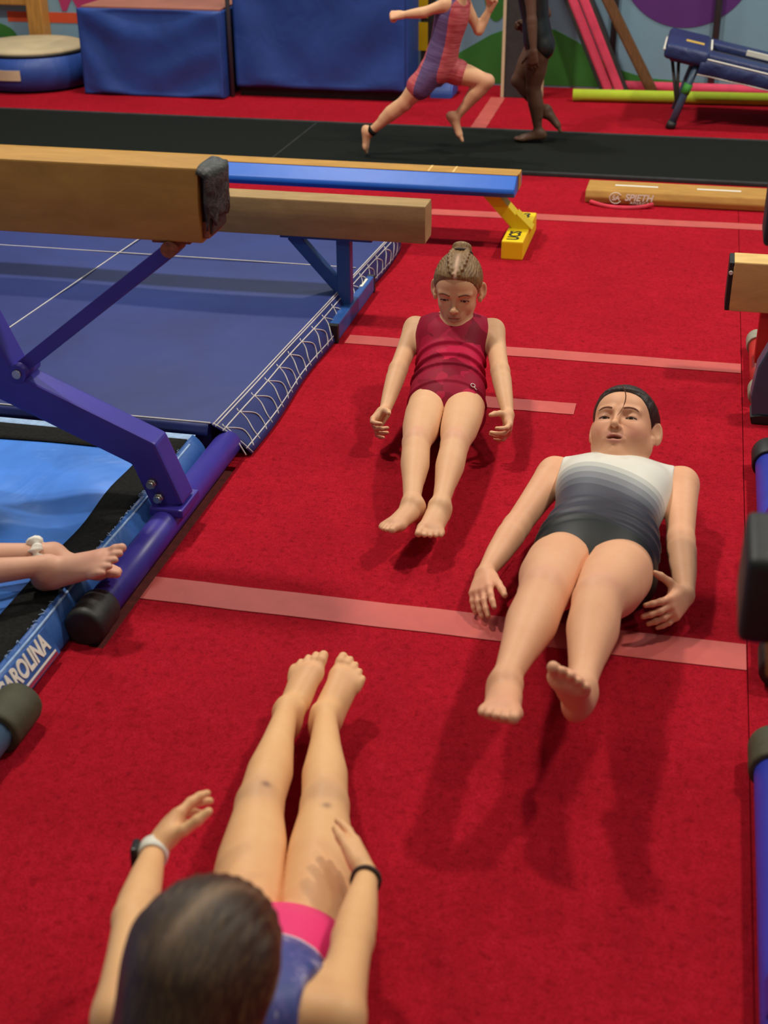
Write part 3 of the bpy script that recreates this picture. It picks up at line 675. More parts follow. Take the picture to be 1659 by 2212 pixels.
class Grid:
    def __init__(s, lo, hi, h, fine=(), frame=None):
        """fine: list of (lo, hi, step) boxes where the rectilinear grid gets denser"""
        s.ax = []
        for i in range(3):
            xs = [lo[i]]
            while xs[-1] < hi[i]:
                st = h
                for fl_, fh_, fs_ in fine:
                    if fl_[i] <= xs[-1] <= fh_[i]: st = min(st, fs_)
                xs.append(xs[-1]+st)
            s.ax.append(np.array(xs, np.float32))
        s.shape = tuple(len(a) for a in s.ax); s.frame = frame
        s.D = np.full(s.shape, .2, np.float32)
    def sub(s, pts, pad):
        P = np.array(pts, float)
        if s.frame is not None: P = (P-s.frame[0])@s.frame[1]
        lo = P.min(0)-pad; hi = P.max(0)+pad
        return tuple(slice(max(0, int(np.searchsorted(a, l))-1), int(np.searchsorted(a, h))+1) for a, l, h in zip(s.ax, lo, hi))
    def xyz(s, sl):
        x = s.ax[0][sl[0]][:, None, None]; y = s.ax[1][sl[1]][None, :, None]; z = s.ax[2][sl[2]][None, None, :]
        if s.frame is None: return x, y, z
        o, R = s.frame
        return tuple(o[i]+R[i, 0]*x+R[i, 1]*y+R[i, 2]*z for i in range(3))
    def add(s, prims, margin=.014):
        for p in prims:
            sl = s.sub(p.pts, p.pad+p.k+margin)
            if any(q.stop-q.start < 2 for q in sl): continue
            d = p.f(*s.xyz(sl)); D = s.D[sl]
            if p.sub:
                d = -d; h = np.maximum(p.k-np.abs(D-d), 0)/p.k; s.D[sl] = np.maximum(D, d)+h*h*p.k/4
            else:
                h = np.maximum(p.k-np.abs(D-d), 0)/p.k; s.D[sl] = np.minimum(D, d)-h*h*p.k/4
        return s
    def limb(s, prims, core, k=.004):
        """blend a limb into the trunk without fusing it to the other limbs"""
        sl = s.sub([q for p in prims for q in p.pts], max(p.pad+p.k for p in prims)+.02); full = s.D; s.D = core
        keep = core[sl].copy(); s.add(prims); L = s.D[sl].copy(); core[sl] = keep; s.D = full; D = s.D[sl]
        touch = (L < keep-1e-4) & (D < keep-1e-4)
        s.D[sl] = np.minimum(D, L)+np.where(touch, .0035*np.exp(-((D-L)/.004)**2), 0).astype(np.float32)
    def sample(s, p):
        i = [min(max(int(np.searchsorted(a, v))-1, 0), len(a)-2) for a, v in zip(s.ax, p)]
        t = [(p[k]-s.ax[k][i[k]])/(s.ax[k][i[k]+1]-s.ax[k][i[k]]) for k in range(3)]
        c = s.D[i[0]:i[0]+2, i[1]:i[1]+2, i[2]:i[2]+2]
        for k in range(3): c = c[0]*(1-t[k])+c[1]*t[k]
        return float(c)
    def mesh(s):
        D = s.D; D[0], D[-1], D[:, 0], D[:, -1], D[:, :, 0], D[:, :, -1] = (.01,)*6
        S = D < 0; c = S[:-1, :-1, :-1]; al = c.copy(); an = c.copy()
        for i, j, k in [(i, j, k) for i in (0, 1) for j in (0, 1) for k in (0, 1)][1:]:
            q = S[i:S.shape[0]-1+i, j:S.shape[1]-1+j, k:S.shape[2]-1+k]; al &= q; an |= q
        act = an & ~al; idx = np.argwhere(act); n = len(idx)
        vid = np.full(act.shape, -1, np.int32); vid[act] = np.arange(n)
        acc = np.zeros((n, 3)); cnt = np.zeros(n)
        for ax in range(3):
            o = [0, 1, 2]; o.remove(ax)
            for b in (0, 1):
                for c2 in (0, 1):
                    p0 = idx.copy(); p0[:, o[0]] += b; p0[:, o[1]] += c2; p1 = p0.copy(); p1[:, ax] += 1
                    d0 = D[tuple(p0.T)]; d1 = D[tuple(p1.T)]; m = (d0 < 0) != (d1 < 0)
                    t = d0[m]/(d0[m]-d1[m]); q = np.stack([s.ax[k][p0[m, k]] for k in range(3)], 1).astype(float)
                    q[:, ax] += t*(s.ax[ax][p1[m, ax]]-s.ax[ax][p0[m, ax]]); acc[m] += q; cnt[m] += 1
        V = acc/cnt[:, None]; F = []
        for ax in range(3):
            a, b = (ax+1) % 3, (ax+2) % 3
            s0 = [slice(1, -1)]*3; s0[ax] = slice(0, -1); s1 = list(s0); s1[ax] = slice(1, None)
            A = S[tuple(s0)]; B = S[tuple(s1)]; e = np.argwhere(A != B)
            if not len(e): continue
            fl_ = A[tuple(e.T)]; base = e.copy(); base[:, a] += 1; base[:, b] += 1
            def cell(da, db):
                q = base.copy(); q[:, a] += da; q[:, b] += db; return vid[tuple(q.T)]
            q = np.stack([cell(-1, -1), cell(0, -1), cell(0, 0), cell(-1, 0)], 1)
            q[~fl_] = q[~fl_][:, ::-1]; F.append(q)
        F = np.concatenate(F) if F else np.zeros((0, 4), int)
        return V, F[(F >= 0).all(1)]
def relax(V, F, it=2, lam=.5):
    e = np.concatenate([F[:, [0, 1]], F[:, [1, 2]], F[:, [2, 3]], F[:, [3, 0]]])
    for _ in range(it):
        acc = np.zeros_like(V); cnt = np.bincount(e.ravel(), minlength=len(V)).astype(float)
        for k in range(3): acc[:, k] = np.bincount(e[:, 0], V[e[:, 1], k], len(V))+np.bincount(e[:, 1], V[e[:, 0], k], len(V))
        V = V+lam*(acc/np.maximum(cnt, 1)[:, None]-V)
    return V
def skinmesh(name, grid, mat, parent=None, tints=(), frame=None, it=2):
    """frame (origin, 3x3): the mesh is stored in that frame; tints: (centre, radius, colour, strength)"""
    V, F = grid.mesh(); V = relax(V, F, it)
    W = V if grid.frame is None else grid.frame[0]+V@grid.frame[1].T
    me = bpy.data.meshes.new(name); n = len(V)
    if frame is None: frame = grid.frame
    L = W if frame is None else (W-frame[0])@frame[1]
    me.vertices.add(n); me.vertices.foreach_set('co', L.astype(np.float32).ravel())
    me.loops.add(F.size); me.loops.foreach_set('vertex_index', F.astype(np.int32).ravel())
    me.polygons.add(len(F)); me.polygons.foreach_set('loop_start', np.arange(0, F.size, 4, dtype=np.int32))
    me.polygons.foreach_set('use_smooth', np.ones(len(F), bool)); me.update(calc_edges=True); me.validate()
    ta = np.zeros((n, 4), np.float32)
    for c, r, colr, st in tints:
        d2 = (((W-A3(*c))/np.array(r, float))**2).sum(1); wgt = st*np.exp(-d2); a0 = ta[:, 3]; na = a0+wgt*(1-a0)
        for k in range(3): ta[:, k] = np.where(na > 1e-4, (ta[:, k]*a0*(1-wgt)+colr[k]*wgt)/np.maximum(na, 1e-4), ta[:, k])
        ta[:, 3] = na
    at = me.color_attributes.new('tint', 'FLOAT_COLOR', 'POINT'); at.data.foreach_set('color', ta.ravel())
    me.materials.append(M[mat]); o = bpy.data.objects.new(name, me)
    if frame is not None:
        R = frame[1]; o.matrix_world = Matrix([list(R[i])+[frame[0][i]] for i in range(3)]+[[0, 0, 0, 1]])
    return link(o, parent)

def ortho(d, n):
    d = unit(d); n = np.array(n, float); n = unit(n-(n@d)*d); return d, n
def hand(W, d, n, s, sz=1.0, curl=(20, 25, 20), spread=.16, thumb=(.55, .75, .35), r=1.0, curls=None):
    """W wrist, d towards the knuckles, n out of the palm, s roughly the thumb side"""
    d, n = ortho(d, n); c = np.cross(d, n); s = c if c@np.array(s) > 0 else -c
    W = A3(*W); P = []; q = sz
    off = (.0235, .008, -.0075, -.022); ln = (.058, .066, .061, .047); rad = (.0078, .008, .0077, .0068)
    for i in range(4):
        kn = W+d*(.068-.004*abs(i-1))*q+s*off[i]*q-n*.002*q
        P.append(seg(W+s*off[i]*.45*q+d*.004, kn, [0, .5, 1], [.0115*q*r, .0118*q*r, .0092*q*r], .012))
        dirv = unit(d+s*(off[i]/.0235*spread)); cc = curls[i] if curls else curl; p = kn; ang = 0
        for j, (fr_, cu) in enumerate(zip((.44, .31, .25), cc)):
            ang += math.radians(cu); dd = dirv*math.cos(ang)+n*math.sin(ang); p2 = p+dd*ln[i]*fr_*q
            P.append(cone(p, p2, rad[i]*q*r*(1-.08*j), rad[i]*q*r*(.93-.09*j), .004)); p = p2
    P.append(ell(W+d*.03*q+s*.016*q+n*.007*q, (d, s, n), (.027*q, .016*q, .012*q), .010))
    td = unit(d*thumb[0]+s*thumb[1]+n*thumb[2]); t0 = W+d*.020*q+s*.017*q+n*.004*q
    t1 = t0+td*.030*q; td2 = unit(td+d*.35); t2 = t1+td2*.026*q; td3 = unit(td2+d*.2); t3 = t2+td3*.021*q
    P += [cone(t0, t1, .0125*q, .0092*q, .010), cone(t1, t2, .0090*q, .0083*q, .004), cone(t2, t3, .0083*q, .0066*q, .004)]
    return P
def foot(an, f, u, s, L=.20, heavy=1.0, toecurl=0.):
    """an ankle centre, f to the toes, u out of the top of the foot, s towards the big toe"""
    f, u = ortho(f, u); c = np.cross(f, u); s = c if c@np.array(s) > 0 else -c
    q = L/.20; an = A3(*an); h = q*heavy; at = lambda a, b, c_: an+f*a*q+s*b*q+u*c_*q
    P = [ell(at(-.026, 0, -.030), (f, s, u), (.029*h, .0225*h, .027*h), .02),
         cone(at(.0, 0, -.008), at(-.02, 0, -.02), .022*h, .022*h, .02),
         seg(at(-.01, 0, -.012), at(.098, .004, -.040), [0, .5, 1], [.0235*h, .0225*h, .0165*h], .02, flat=u, q=.9),
         seg(at(.0, -.010, -.034), at(.092, -.018, -.046), [0, 1], [.019*h, .0135*h], .02),
         seg(at(.03, .012, -.030), at(.105, .018, -.045), [0, 1], [.018*h, .0155*h], .02),
         ell(at(.103, .0, -.047), (f, s, u), (.026*h, .035*h, .0125*h), .014),
         ell(at(.002, .021, -.006), (f, s, u), (.010, .007, .010), .012), ell(at(-.004, -.021, -.010), (f, s, u), (.010, .007, .010), .012)]
    for i, (b, a0, ln, r) in enumerate(((.0245, .118, .031, .0108), (.0085, .121, .027, .0078), (-.0055, .116, .024, .0074), (-.0185, .108, .021, .0070), (-.030, .098, .018, .0068))):
        p0 = at(a0-.012, b*.94, -.046); p1 = at(a0+ln*.55, b, -.046+toecurl); p2 = at(a0+ln, b*1.02, -.049+toecurl*1.2)
        P += [cone(p0, p1, r*h*.95, r*h, .006), cone(p1, p2, r*h, r*h*.92, .003)]
    return P
def face(o, R, hs=1.0, cheek=1.0, eye_open=.0042, mouth=0.0, jaw=1.0, nose=1.0, skull=0.0, lidz=-.0022, mw=1.0):
    """R columns: right, forward, up. Returns add prims and carve prims and key points"""
    X, Yv, Z = R[:, 0], R[:, 1], R[:, 2]; at = lambda x, y, z: o+(X*x+Yv*y+Z*z)*hs
    E = lambda c, r, k=.012, sub=False, ax=None: ell(at(*c), ax or (X, Yv, Z), np.array(r)*hs, k, sub)
    Cn = lambda a, b, ra, rb, k=.01, **kw: cone(at(*a), at(*b), ra*hs, rb*hs, k, **kw)
    P = [E((0, -.014, .024+skull*.5), (.071-skull*.2, .086, .077+skull*.5), .02), E((0, .034, .030), (.054, .044, .050), .03), E((0, .020, -.030), (.055*jaw, .056, .060), .03)]
    for s in (-1, 1):
        P += [E((s*.034*min(1, cheek), .044, -.030), (.025*cheek, .026*cheek, .027*cheek), .025),
              Cn((s*.048*jaw, -.002, -.046), (s*.012, .056, -.086), .019*jaw, .014, .025),
              Cn((s*.013, .0765, .0155), (s*.043, .064, .0165), .0062, .0052, .014)]
    P += [E((0, .062, -.086), (.019, .016, .014), .018), E((0, .066, -.055), (.026, .018, .020), .02)]
    P += [Cn((0, .073, .010), (0, .0925, -.024), .0058, .0078*nose, .012), E((0, .0965, -.0285), (.0088*nose, .0085, .0082), .008)]
    for s in (-1, 1): P += [E((s*.0098*nose, .0855, -.0325), (.0062, .0078, .0058), .007)]
    for s in (-1, 1):
        P.append(E((s*.0305, .081, .0005), (.0165, .012, .0085), .012, True))
    for s in (-1, 1):
        P.append(E((s*.0305, .0620, .0000), (.0150, .0142, .0128), .006))
    # lips
    lo = .0015+mouth*.5
    for sg in (-1, 1):
        P += [Cn((sg*.0195*mw, .0745, -.0575), (sg*.004, .0855, -.0515), .0026, .0046, .005), Cn((sg*.0185*mw, .0742, -.0585-lo*.3), (0, .0835, -.0615-lo), .0028, .0056, .005)]
    # ears
    for s in (-1, 1):
        P += [E((s*.0765, -.014, -.003), (.0060, .0165, .029), .006, False, (unit(X*s+Yv*.75), unit(-Yv+X*.75*s), unit(Z-Yv*.15))), Cn((s*.069, -.004, -.024), (s*.070, -.004, -.032), .007, .006, .006)]
    Cv = []
    for s in (-1, 1):
        Cv += [E((s*.0060, .0900, -.0372), (.0037, .0056, .0085), .0015, True),
               E((s*.0805, -.008, .003), (.0065, .0100, .019), .003, True, (unit(X*s+Yv*.75), unit(-Yv+X*.75*s), unit(Z-Yv*.15)))]
        if eye_open > 0: Cv.append(E((s*.0305, .0775, lidz), (.0128, .0105, eye_open), .0015, True))
    if mouth > 0: Cv.append(E((0, .0845, -.0565-mouth*.2), (.0150*mw, .016, mouth), .002, True))
    else: Cv += [Cn((sg*.0185, .0785, -.0578), (0, .0895, -.0572), .0020, .0026, .0015, sub=True) for sg in (-1, 1)]
    return P, Cv, at

def rotm(fwd, up):
    f, u = ortho(fwd, up); return np.stack([np.cross(f, u), f, u], 1)
SIDES = ('l', 'r')
def figure(name, label, J, S, base):
    """J joints, S sizes and looks. One skin for the whole body; clothing, hair and eyes are its children"""
    root = empty(name, base, label, 'person', S.get('group'))
    hipm = (A3(*J['hip_l'])+A3(*J['hip_r']))/2; shm = (A3(*J['sh_l'])+A3(*J['sh_r']))/2
    a = unit(shm-hipm); Ls = np.linalg.norm(shm-hipm)
    wv = unit(A3(*J['hip_r'])-A3(*J['hip_l'])+A3(*J['sh_r'])-A3(*J['sh_l'])); wv = unit(wv-(wv@a)*a)
    v = np.cross(wv, a); v = v if v@np.array(J['front']) > 0 else -v
    k = S.get('w', 1.0); dp = S.get('d', 1.0); q = Ls/.34; cv = S.get('curve', (0, 0, 0))
    tab = [(-.078*q, .030*k, .030*dp, .0), (-.055*q, .070*k, .048*dp, 0), (-.02*q, .098*k, .066*dp, 0), (.02*q, .104*k, .072*dp, cv[0]*.5), (.07*q, .103*k, .070*dp, cv[0]),
           (.14*q, .091*k, .064*dp, cv[1]), (.20*q, .095*k, .069*dp, cv[1]), (.265*q, .106*k, .074*dp, cv[2]), (.31*q, .108*k, .066*dp, cv[2]), (.345*q, .098*k, .050*dp, cv[2]), (.365*q, .070*k, .038*dp, cv[2]), (.385*q, .042*k, .030*dp, cv[2])]
    if 'tab' in S: tab = [(s*q, w_*k, d_*dp, c) for s, w_, d_, c in S['tab']]
    T = [torso(hipm, wv, v, a, tab, .012)]
    for sd in SIDES:
        h = A3(*J['hip_'+sd]); T.append(ell(h-v*.028*dp-a*.012, (wv, a, v), (.056*k, .062*k, .050*dp), .02))
    head_o = A3(*J['head']); R = rotm(J['hf'], J['hu']); hs = S.get('hs', 1.0)
    nb = hipm+a*(.375*q)+v*cv[2]*.8; nr = S.get('neck', .039)
    Nk = [cone(nb-a*.02, head_o+(-R[:, 1]*.018-R[:, 2]*.055)*hs, nr*1.08, nr, .02)]
    Lm = []; tints = []; limbs = []; clav = []
    C_ = lambda key, dflt: S.get(key, dflt)
    for sd in SIDES:
        sh, el_, wr = (A3(*J[n+'_'+sd]) for n in ('sh', 'el', 'wr'))
        clav.append(cone(nb-a*.045, sh-a*.004, .030*k, .031*k, .02))
        Lm = [clav[-1], seg(sh, el_, [0, .12, .3, .6, 1], np.array(C_('ua', [.034, .0355, .033, .0285, .0265])), .018),
               seg(el_, wr, [0, .2, .6, .9, 1], np.array(C_('fa', [.0265, .0285, .0235, .018, .017])), .012)]
        hd = J.get('hand_'+sd)
        if hd:
            Lm += hand(wr, **hd); tints.append((wr+unit(hd['d'])*.07, (.05,)*3, S['blush'], .25))
        limbs.append(Lm); Lm = []
        hp, kn, an = (A3(*J[n+'_'+sd]) for n in ('hip', 'kn', 'an'))
        pf = A3(*J.get('pat_'+sd, J['front'])); dth = unit(kn-hp); pf = unit(pf-(pf@dth)*dth); dsh = unit(an-kn)
        th = np.array(C_('th', [.060, .0595, .052, .041, .0365])); sn = np.array(C_('shn', [.0355, .0365, .036, .029, .0225, .0215]))
        pm = unit(pf+(dth-dsh)*1.5); ps = unit(pm-(pm@dsh)*dsh); tg = unit(dth+dsh); pm = unit(pm-(pm@tg)*tg)
        Lm += [seg(hp, kn, [0, .25, .6, .88, 1], th, .012), seg(kn, an, [0, .1, .32, .6, .88, 1], sn, .014),
               seg(kn-ps*.010+dsh*.04, kn-ps*.012+dsh*.17*C_('leg', 1.), [0, .5, 1], [sn[1]*.72, sn[1]*.86, sn[3]*.7], .02),
               ell(kn+pm*th[-1]*.52, (tg, np.cross(tg, pm), pm), np.array((.025, .021, .018))*th[-1]/.0365, .014), ell(kn+ps*th[-1]*.50+dsh*.045, (dsh, np.cross(dsh, ps), ps), np.array((.018, .014, .012))*th[-1]/.0365, .016)]
        tints.append((kn+pf*.03, (.034, .034, .034), S['knee'], .55))
        ft = J.get('foot_'+sd)
        if ft:
            med = A3(*J['hip_'+('r' if sd == 'l' else 'l')])-hp
            Lm += foot(an, s=ft.get('s', med), **{k_: ft[k_] for k_ in ft if k_ != 's'})
            tints.append((an+unit(ft['f'])*.12, (.055,)*3, S['blush'], .28))
        limbs.append(Lm)
    Fp, Fc, at = face(head_o, R, hs, **S.get('face', {}))
    tints += [(at(0, .084, -.0515), (.019*hs*S.get('face', {}).get('mw', 1), .014*hs, .0055*hs), S['lip'], .95), (at(0, .082, -.0625), (.017*hs, .014*hs, .0058*hs), S['lip'], .9)]
    for s in (-1, 1): tints += [(at(s*.038, .06, -.03), (.022, .03, .02), S['blush'], S.get('cheekst', .35)), (at(s*.0305, .07, .004), (.018, .02, .009), S['lid'], .35)]
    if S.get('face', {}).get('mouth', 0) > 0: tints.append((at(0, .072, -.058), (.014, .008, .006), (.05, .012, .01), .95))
    allp = T+Nk+Fp+[p for l_ in limbs for p in l_]
    pts = np.concatenate([np.array(p.pts)+d for p in allp for d in (-p.pad-.012, p.pad+.012)]); lo = pts.min(0); hi = pts.max(0)
    h = S.get('h', .0027); fine = [(head_o-.115*hs, head_o+.115*hs, S.get('hfine', .0018))]
    for sd in SIDES:
        if 'hand_'+sd in J and S.get('handfine'): fine.append((A3(*J['wr_'+sd])-.10, A3(*J['wr_'+sd])+.10, S['handfine']))
    g = Grid(lo, hi, h, fine); g.add(T+Nk+Fp); core = g.D.copy()
    for l_ in limbs: g.limb(l_, core)
    del core
    g.add(Fc)
    body = skinmesh('body', g, S['skin'], root, tints+S.get('tints', []), it=1)
    # clothing: the torso's own field, a few millimetres out
    fr = (hipm, np.stack([wv, v, a], 1)); gs = S['suit']
    bx_ = gs.get('box', ((-.20*k, -.17*dp, -.12*q-gs.get('down', 0)), (.20*k, .17*dp, .42*q)))
    gl = Grid(bx_[0], bx_[1], S.get('hsuit', .003), frame=fr)
    gl.add(T+clav+gs.get('extra', []), .02)
    x, y, z = gl.ax[0][:, None, None], gl.ax[1][None, :, None], gl.ax[2][None, None, :]
    gl.D -= gs.get('off', .0045)
    if gs.get('fold'): gl.D += gs['fold'](x, y, z).astype(np.float32)
    for cut in gs['cuts']: gl.D = np.maximum(gl.D, cut(x, y, z).astype(np.float32))
    suit = skinmesh(gs.get('name', 'leotard'), gl, gs['mat'], root, (), fr)
    # eyes, brows, lashes
    def surf(lx, lz, y0=.125):
        for yy in np.arange(y0, .02, -.0008):
            if g.sample(at(lx, yy, lz)) < 0: return yy
        return .07
    if S.get('eyes', True):
        eo = S.get('face', {}).get('eye_open', .0042)
        for s in (-1, 1):
            bm = bmesh.new(); bmesh.ops.create_uvsphere(bm, u_segments=20, v_segments=14, radius=.0118*hs)
            eR = rotm(R@A3(*S.get('look', (0, 1, -.2))), R[:, 2]); p = at(s*.0305, .0635, -.0005)
            frombm('eye', bm, 'eye', root, True, Matrix([list(eR[i])+[p[i]] for i in range(3)]+[[0, 0, 0, 1]]))
            bp = [at(s*x_, surf(s*x_, z_)+.0004, z_) for x_, z_ in ((.013, .0165), (.022, .0195), (.032, .0205), (.041, .0185), (.047, .0145))]
            tube('eyebrow', spath(bp, 4), list(np.array([.0012]+[.0023]*10+[.0021, .0019, .0016, .0013, .0010, .0007])), S['brow'], root, 8)
            lz = S.get('face', {}).get('lidz', -.0022); lp_ = [at(s*x_, surf(s*x_, z_)+.0010, z_) for x_, z_ in ((.0185, lz-.0006), (.0235, eo*.55+lz), (.0305, eo*.95+lz), (.0375, eo*.62+lz), (.0445, lz-.0006))]
            tube('eyelashes', spath(lp_, 4), [.0007]+[.0017]*15+[.0008], 'lash', root, 6)
    if 'hair' in S: S['hair'](root, head_o, R, hs, Fp, at, surf)
    return root, suit, g, at

def haircap(root, name, mat, o, R, hs, Fp, yb, thick, extra=(), ridge=None, earcut=True, tints=(), lo=(-.125, -.2, -.16), hi=(.125, .13, .15), h=.0024, ybx=None):
    gr = Grid(np.array(lo)*hs, np.array(hi)*hs, h, frame=(o, R)); gr.add(Fp[:3], .03)
    x, y, z = (gr.ax[0]/hs)[:, None, None], (gr.ax[1]/hs)[None, :, None], (gr.ax[2]/hs)[None, None, :]
    lim = np.interp(z, *yb)
    if ybx is not None: lim = lim+ybx(x, y, z)
    gr.D -= (hs*(.0008+(thick-.0008)*np.clip((lim-y)/.035, 0, 1)**.7)).astype(np.float32)
    if ridge is not None: gr.D += ridge(x, y, z).astype(np.float32)
    gr.D = np.maximum(gr.D, ((y-lim)*.6*hs).astype(np.float32))
    if earcut:
        d = np.sqrt(((np.abs(x)-.078)/.02)**2+((y+.006)/.017)**2+((z+.006)/.030)**2)-1
        gr.D = np.maximum(gr.D, (-d*.015*hs).astype(np.float32))
    gr.add(list(extra), .01)
    return skinmesh(name, gr, mat, root, tints, None, 1)
YB_BACK = ([-.10, -.06, -.03, .0, .02, .04, .056, .066, .08], [-.055, -.040, -.018, .012, .034, .050, .060, .074, .14])

# ------------------------------------------------------------------ red leotard gymnast
def hair_A(root, o, R, hs, Fp, at, surf):
    bun = at(0, -.074, .098); X, Yv, Z = R[:, 0], R[:, 1], R[:, 2]; ax = unit(-Yv*.75+Z*.65)
    ex = [ell(bun, (X, ax, np.cross(X, ax)), np.array((.030, .020, .030))*hs, .012)]
    for i in range(12):
        an_ = i*math.pi/6; ex.append(ell(bun+ax*.010+(X*math.cos(an_)+np.cross(X, ax)*math.sin(an_))*.019, (X, ax, np.cross(X, ax)), (.010, .010, .010), .006))
    for s in (-1, 1):   # two small braids from the hairline to the bun
        pts = [A3(s*(.011+.013*math.sin(math.pi*t)), .070-.135*t, .068+.040*math.sin(math.pi*(.12+.72*t))) for t in np.linspace(0, 1, 17)]
        for i, p in enumerate(pts):
            # sit on the scalp
            lo_, hi_ = .05, .13
            c = A3(0, -.014, .029); dirv = unit(p-c); r = 1/np.sqrt((dirv[0]/.069)**2+(dirv[1]/.086)**2+(dirv[2]/.082)**2)
            pp = c+dirv*(r+.0090)
            if pp[1] > .045: pp = pp+A3(0, .004, .002)
            ex.append(ell(at(pp[0]+(.0022 if i % 2 else -.0022), pp[1], pp[2]), (X, Yv, Z), (.0062, .0075, .0055), .003))
    part = [(at(0, y_, z_), (.0045, .02, .02), (.60, .36, .24), .85) for y_, z_ in ((.072, .072), (.058, .088), (.040, .100), (.02, .108))]
    rid = lambda x, y, z: .0009*np.sin(x*900+6*np.sin(y*60))+.0012*np.exp(-(x/.0035)**2)*(z > .04)
    haircap(root, 'hair', 'hair_blond', o, R, hs, Fp, YB_BACK, .0065, ex, rid, True, part)
    tube('hair_tie', [bun-ax*.010+(X*math.cos(t)+np.cross(X, ax)*math.sin(t))*.0325*hs for t in np.linspace(0, 2*math.pi, 33)], .0048, 'dark_cord', root, 8, False)
hA = A3(-.628, 3.690, .340)
J = dict(hip_l=(-.655, 3.40, .093), hip_r=(-.556, 3.413, .093), sh_l=(-.760, 3.725, .203), sh_r=(-.526, 3.728, .212), el_l=(-.766, 3.511, .152), el_r=(-.472, 3.515, .170),
         wr_l=(-.768, 3.343, .092), wr_r=(-.424, 3.352, .110), kn_l=(-.629, 3.104, .119), kn_r=(-.530, 3.117, .118), an_l=(-.582, 2.818, .096), an_r=(-.513, 2.829, .092),
         front=(0, -.3, 1), head=hA, hf=(.04, -.985, -.10), hu=(0.02, -.1, .98), pat_l=(-.05, 0, 1), pat_r=(.05, 0, 1),
         hand_l=dict(d=(-.22, -.90, -.28), n=(.93, -.18, .12), s=(0, 0, 1), sz=.92, curls=((25, 45, 25), (40, 50, 30), (35, 50, 25), (20, 45, 25)), spread=.28, thumb=(.35, .45, .75)),
         hand_r=dict(d=(.12, -.90, -.32), n=(-.93, -.20, .10), s=(0, 0, 1), sz=.92, curls=((20, 40, 25), (32, 45, 25), (40, 45, 25), (28, 45, 25)), spread=.28, thumb=(.35, .45, .75)),
         foot_l=dict(f=(-.32, -.90, .25), u=(-.1, .3, .9), L=.178), foot_r=dict(f=(.02, -.95, .22), u=(.15, .3, .9), L=.178))
S = dict(skin='skin_fair', blush=(.70, .30, .22), knee=(.66, .30, .22), lip=(.38, .11, .10), lid=(.40, .20, .14), brow='brow_light', hs=.94, w=.97, d=.96, curve=(.0, -.006, .012), neck=.036,
         face=dict(eye_open=.0030, cheek=.80, jaw=.80, nose=.86, skull=.010), look=(0, 1, -.6), cheekst=.2, hair=hair_A,
         ua=[.032, .0335, .0305, .0275, .0255], fa=[.0255, .0275, .0225, .0172, .0162], th=[.056, .057, .051, .040, .0350], shn=[.0345, .0355, .0345, .028, .0225, .0215])
def neck(cz, r, dx=.9, yoff=.03):   # scooped neckline
    return lambda x, y, z: r-np.sqrt((x*dx)**2+((z-cz)*1.15)**2+0*y)
t = NT('red_leotard_fabric'); co = t.coord(); vo = t.node('ShaderNodeTexVoronoi', feature='F1', distance='MANHATTAN'); vo.inputs['Scale'].default_value = 15; t.link(co, vo.inputs['Vector'])
sp_ = t.node('ShaderNodeSeparateColor'); t.link(vo.outputs['Color'], sp_.inputs[0])
col = t.ramp(sp_.outputs[0], [(.0, (.20, .004, .020, 1)), (.35, (.27, .006, .028, 1)), (.62, (.36, .008, .038, 1)), (.85, (.48, .012, .055, 1))], 'CONSTANT')
t.bump(t.noise(co, 700, 2), .1, .001); M['suit_red'] = t.set(col, .55, spec=.10)
def foldA(x, y, z):
    f = np.zeros(np.broadcast(x, y, z).shape, np.float32)
    for zc, am, wd in ((.115, .0055, .007), (.160, .006, .007), (.205, .0045, .007), (.035, .003, .007)):
        zz = z-zc+1.6*x**2
        f = f-am*np.exp(-(zz/wd)**2)*(y > -.02)+am*.8*np.exp(-((zz+wd*1.5)/wd)**2)*(y > -.02)
    return f
S['suit'] = dict(mat='suit_red', off=.005, fold=foldA, cuts=[neck(.395, .074, 1.0), lambda x, y, z: np.abs(x)-.114+np.clip(z-.24, 0, 1)*.14+0*y])
pA, sA, gA, atA = figure('person', 'gymnast in a crimson leotard lying back with chin tucked to chest', J, S, (-.60, 3.35, 0))
hipm = A3(-.6055, 3.4065, .093)
# small emblem at the hip of the leotard

# ------------------------------------------------------------------ grey leotard gymnast
def hair_B(root, o, R, hs, Fp, at, surf):
    X, Yv, Z = R[:, 0], R[:, 1], R[:, 2]
    ex = [ell(at(0, -.098, .03), (X, Yv, Z), (.032, .026, .034), .02), cone(at(.01, -.115, .02), at(.02, -.13, -.06), .022, .012, .015)]
    rid = lambda x, y, z: .0004*np.sin(x*500+4*np.sin(y*40)+z*60)
    haircap(root, 'hair', 'hair_brown', o, R, hs, Fp, YB_BACK, .0075, ex, rid, True)
    pts = [(-.012, .054, .005), (-.019, .045, .0045), (-.023, .032, .004), (-.021, .018, .0035), (-.013, .004, .0025), (-.003, -.004, .0015)]
    y0_, y1_ = surf(-.012, .054)+.004, surf(-.003, -.004)+.0012
    tube('loose_strand', spath([at(x, y0_+(y1_-y0_)*q_+.006*math.sin(math.pi*q_), z) for (x, z, o_), q_ in zip(pts, np.linspace(0, 1, 6))], 6), [.0013]*20+[.0007]*11, 'brow_light', root, 6)
hB = A3(-.101, 3.080, .218)
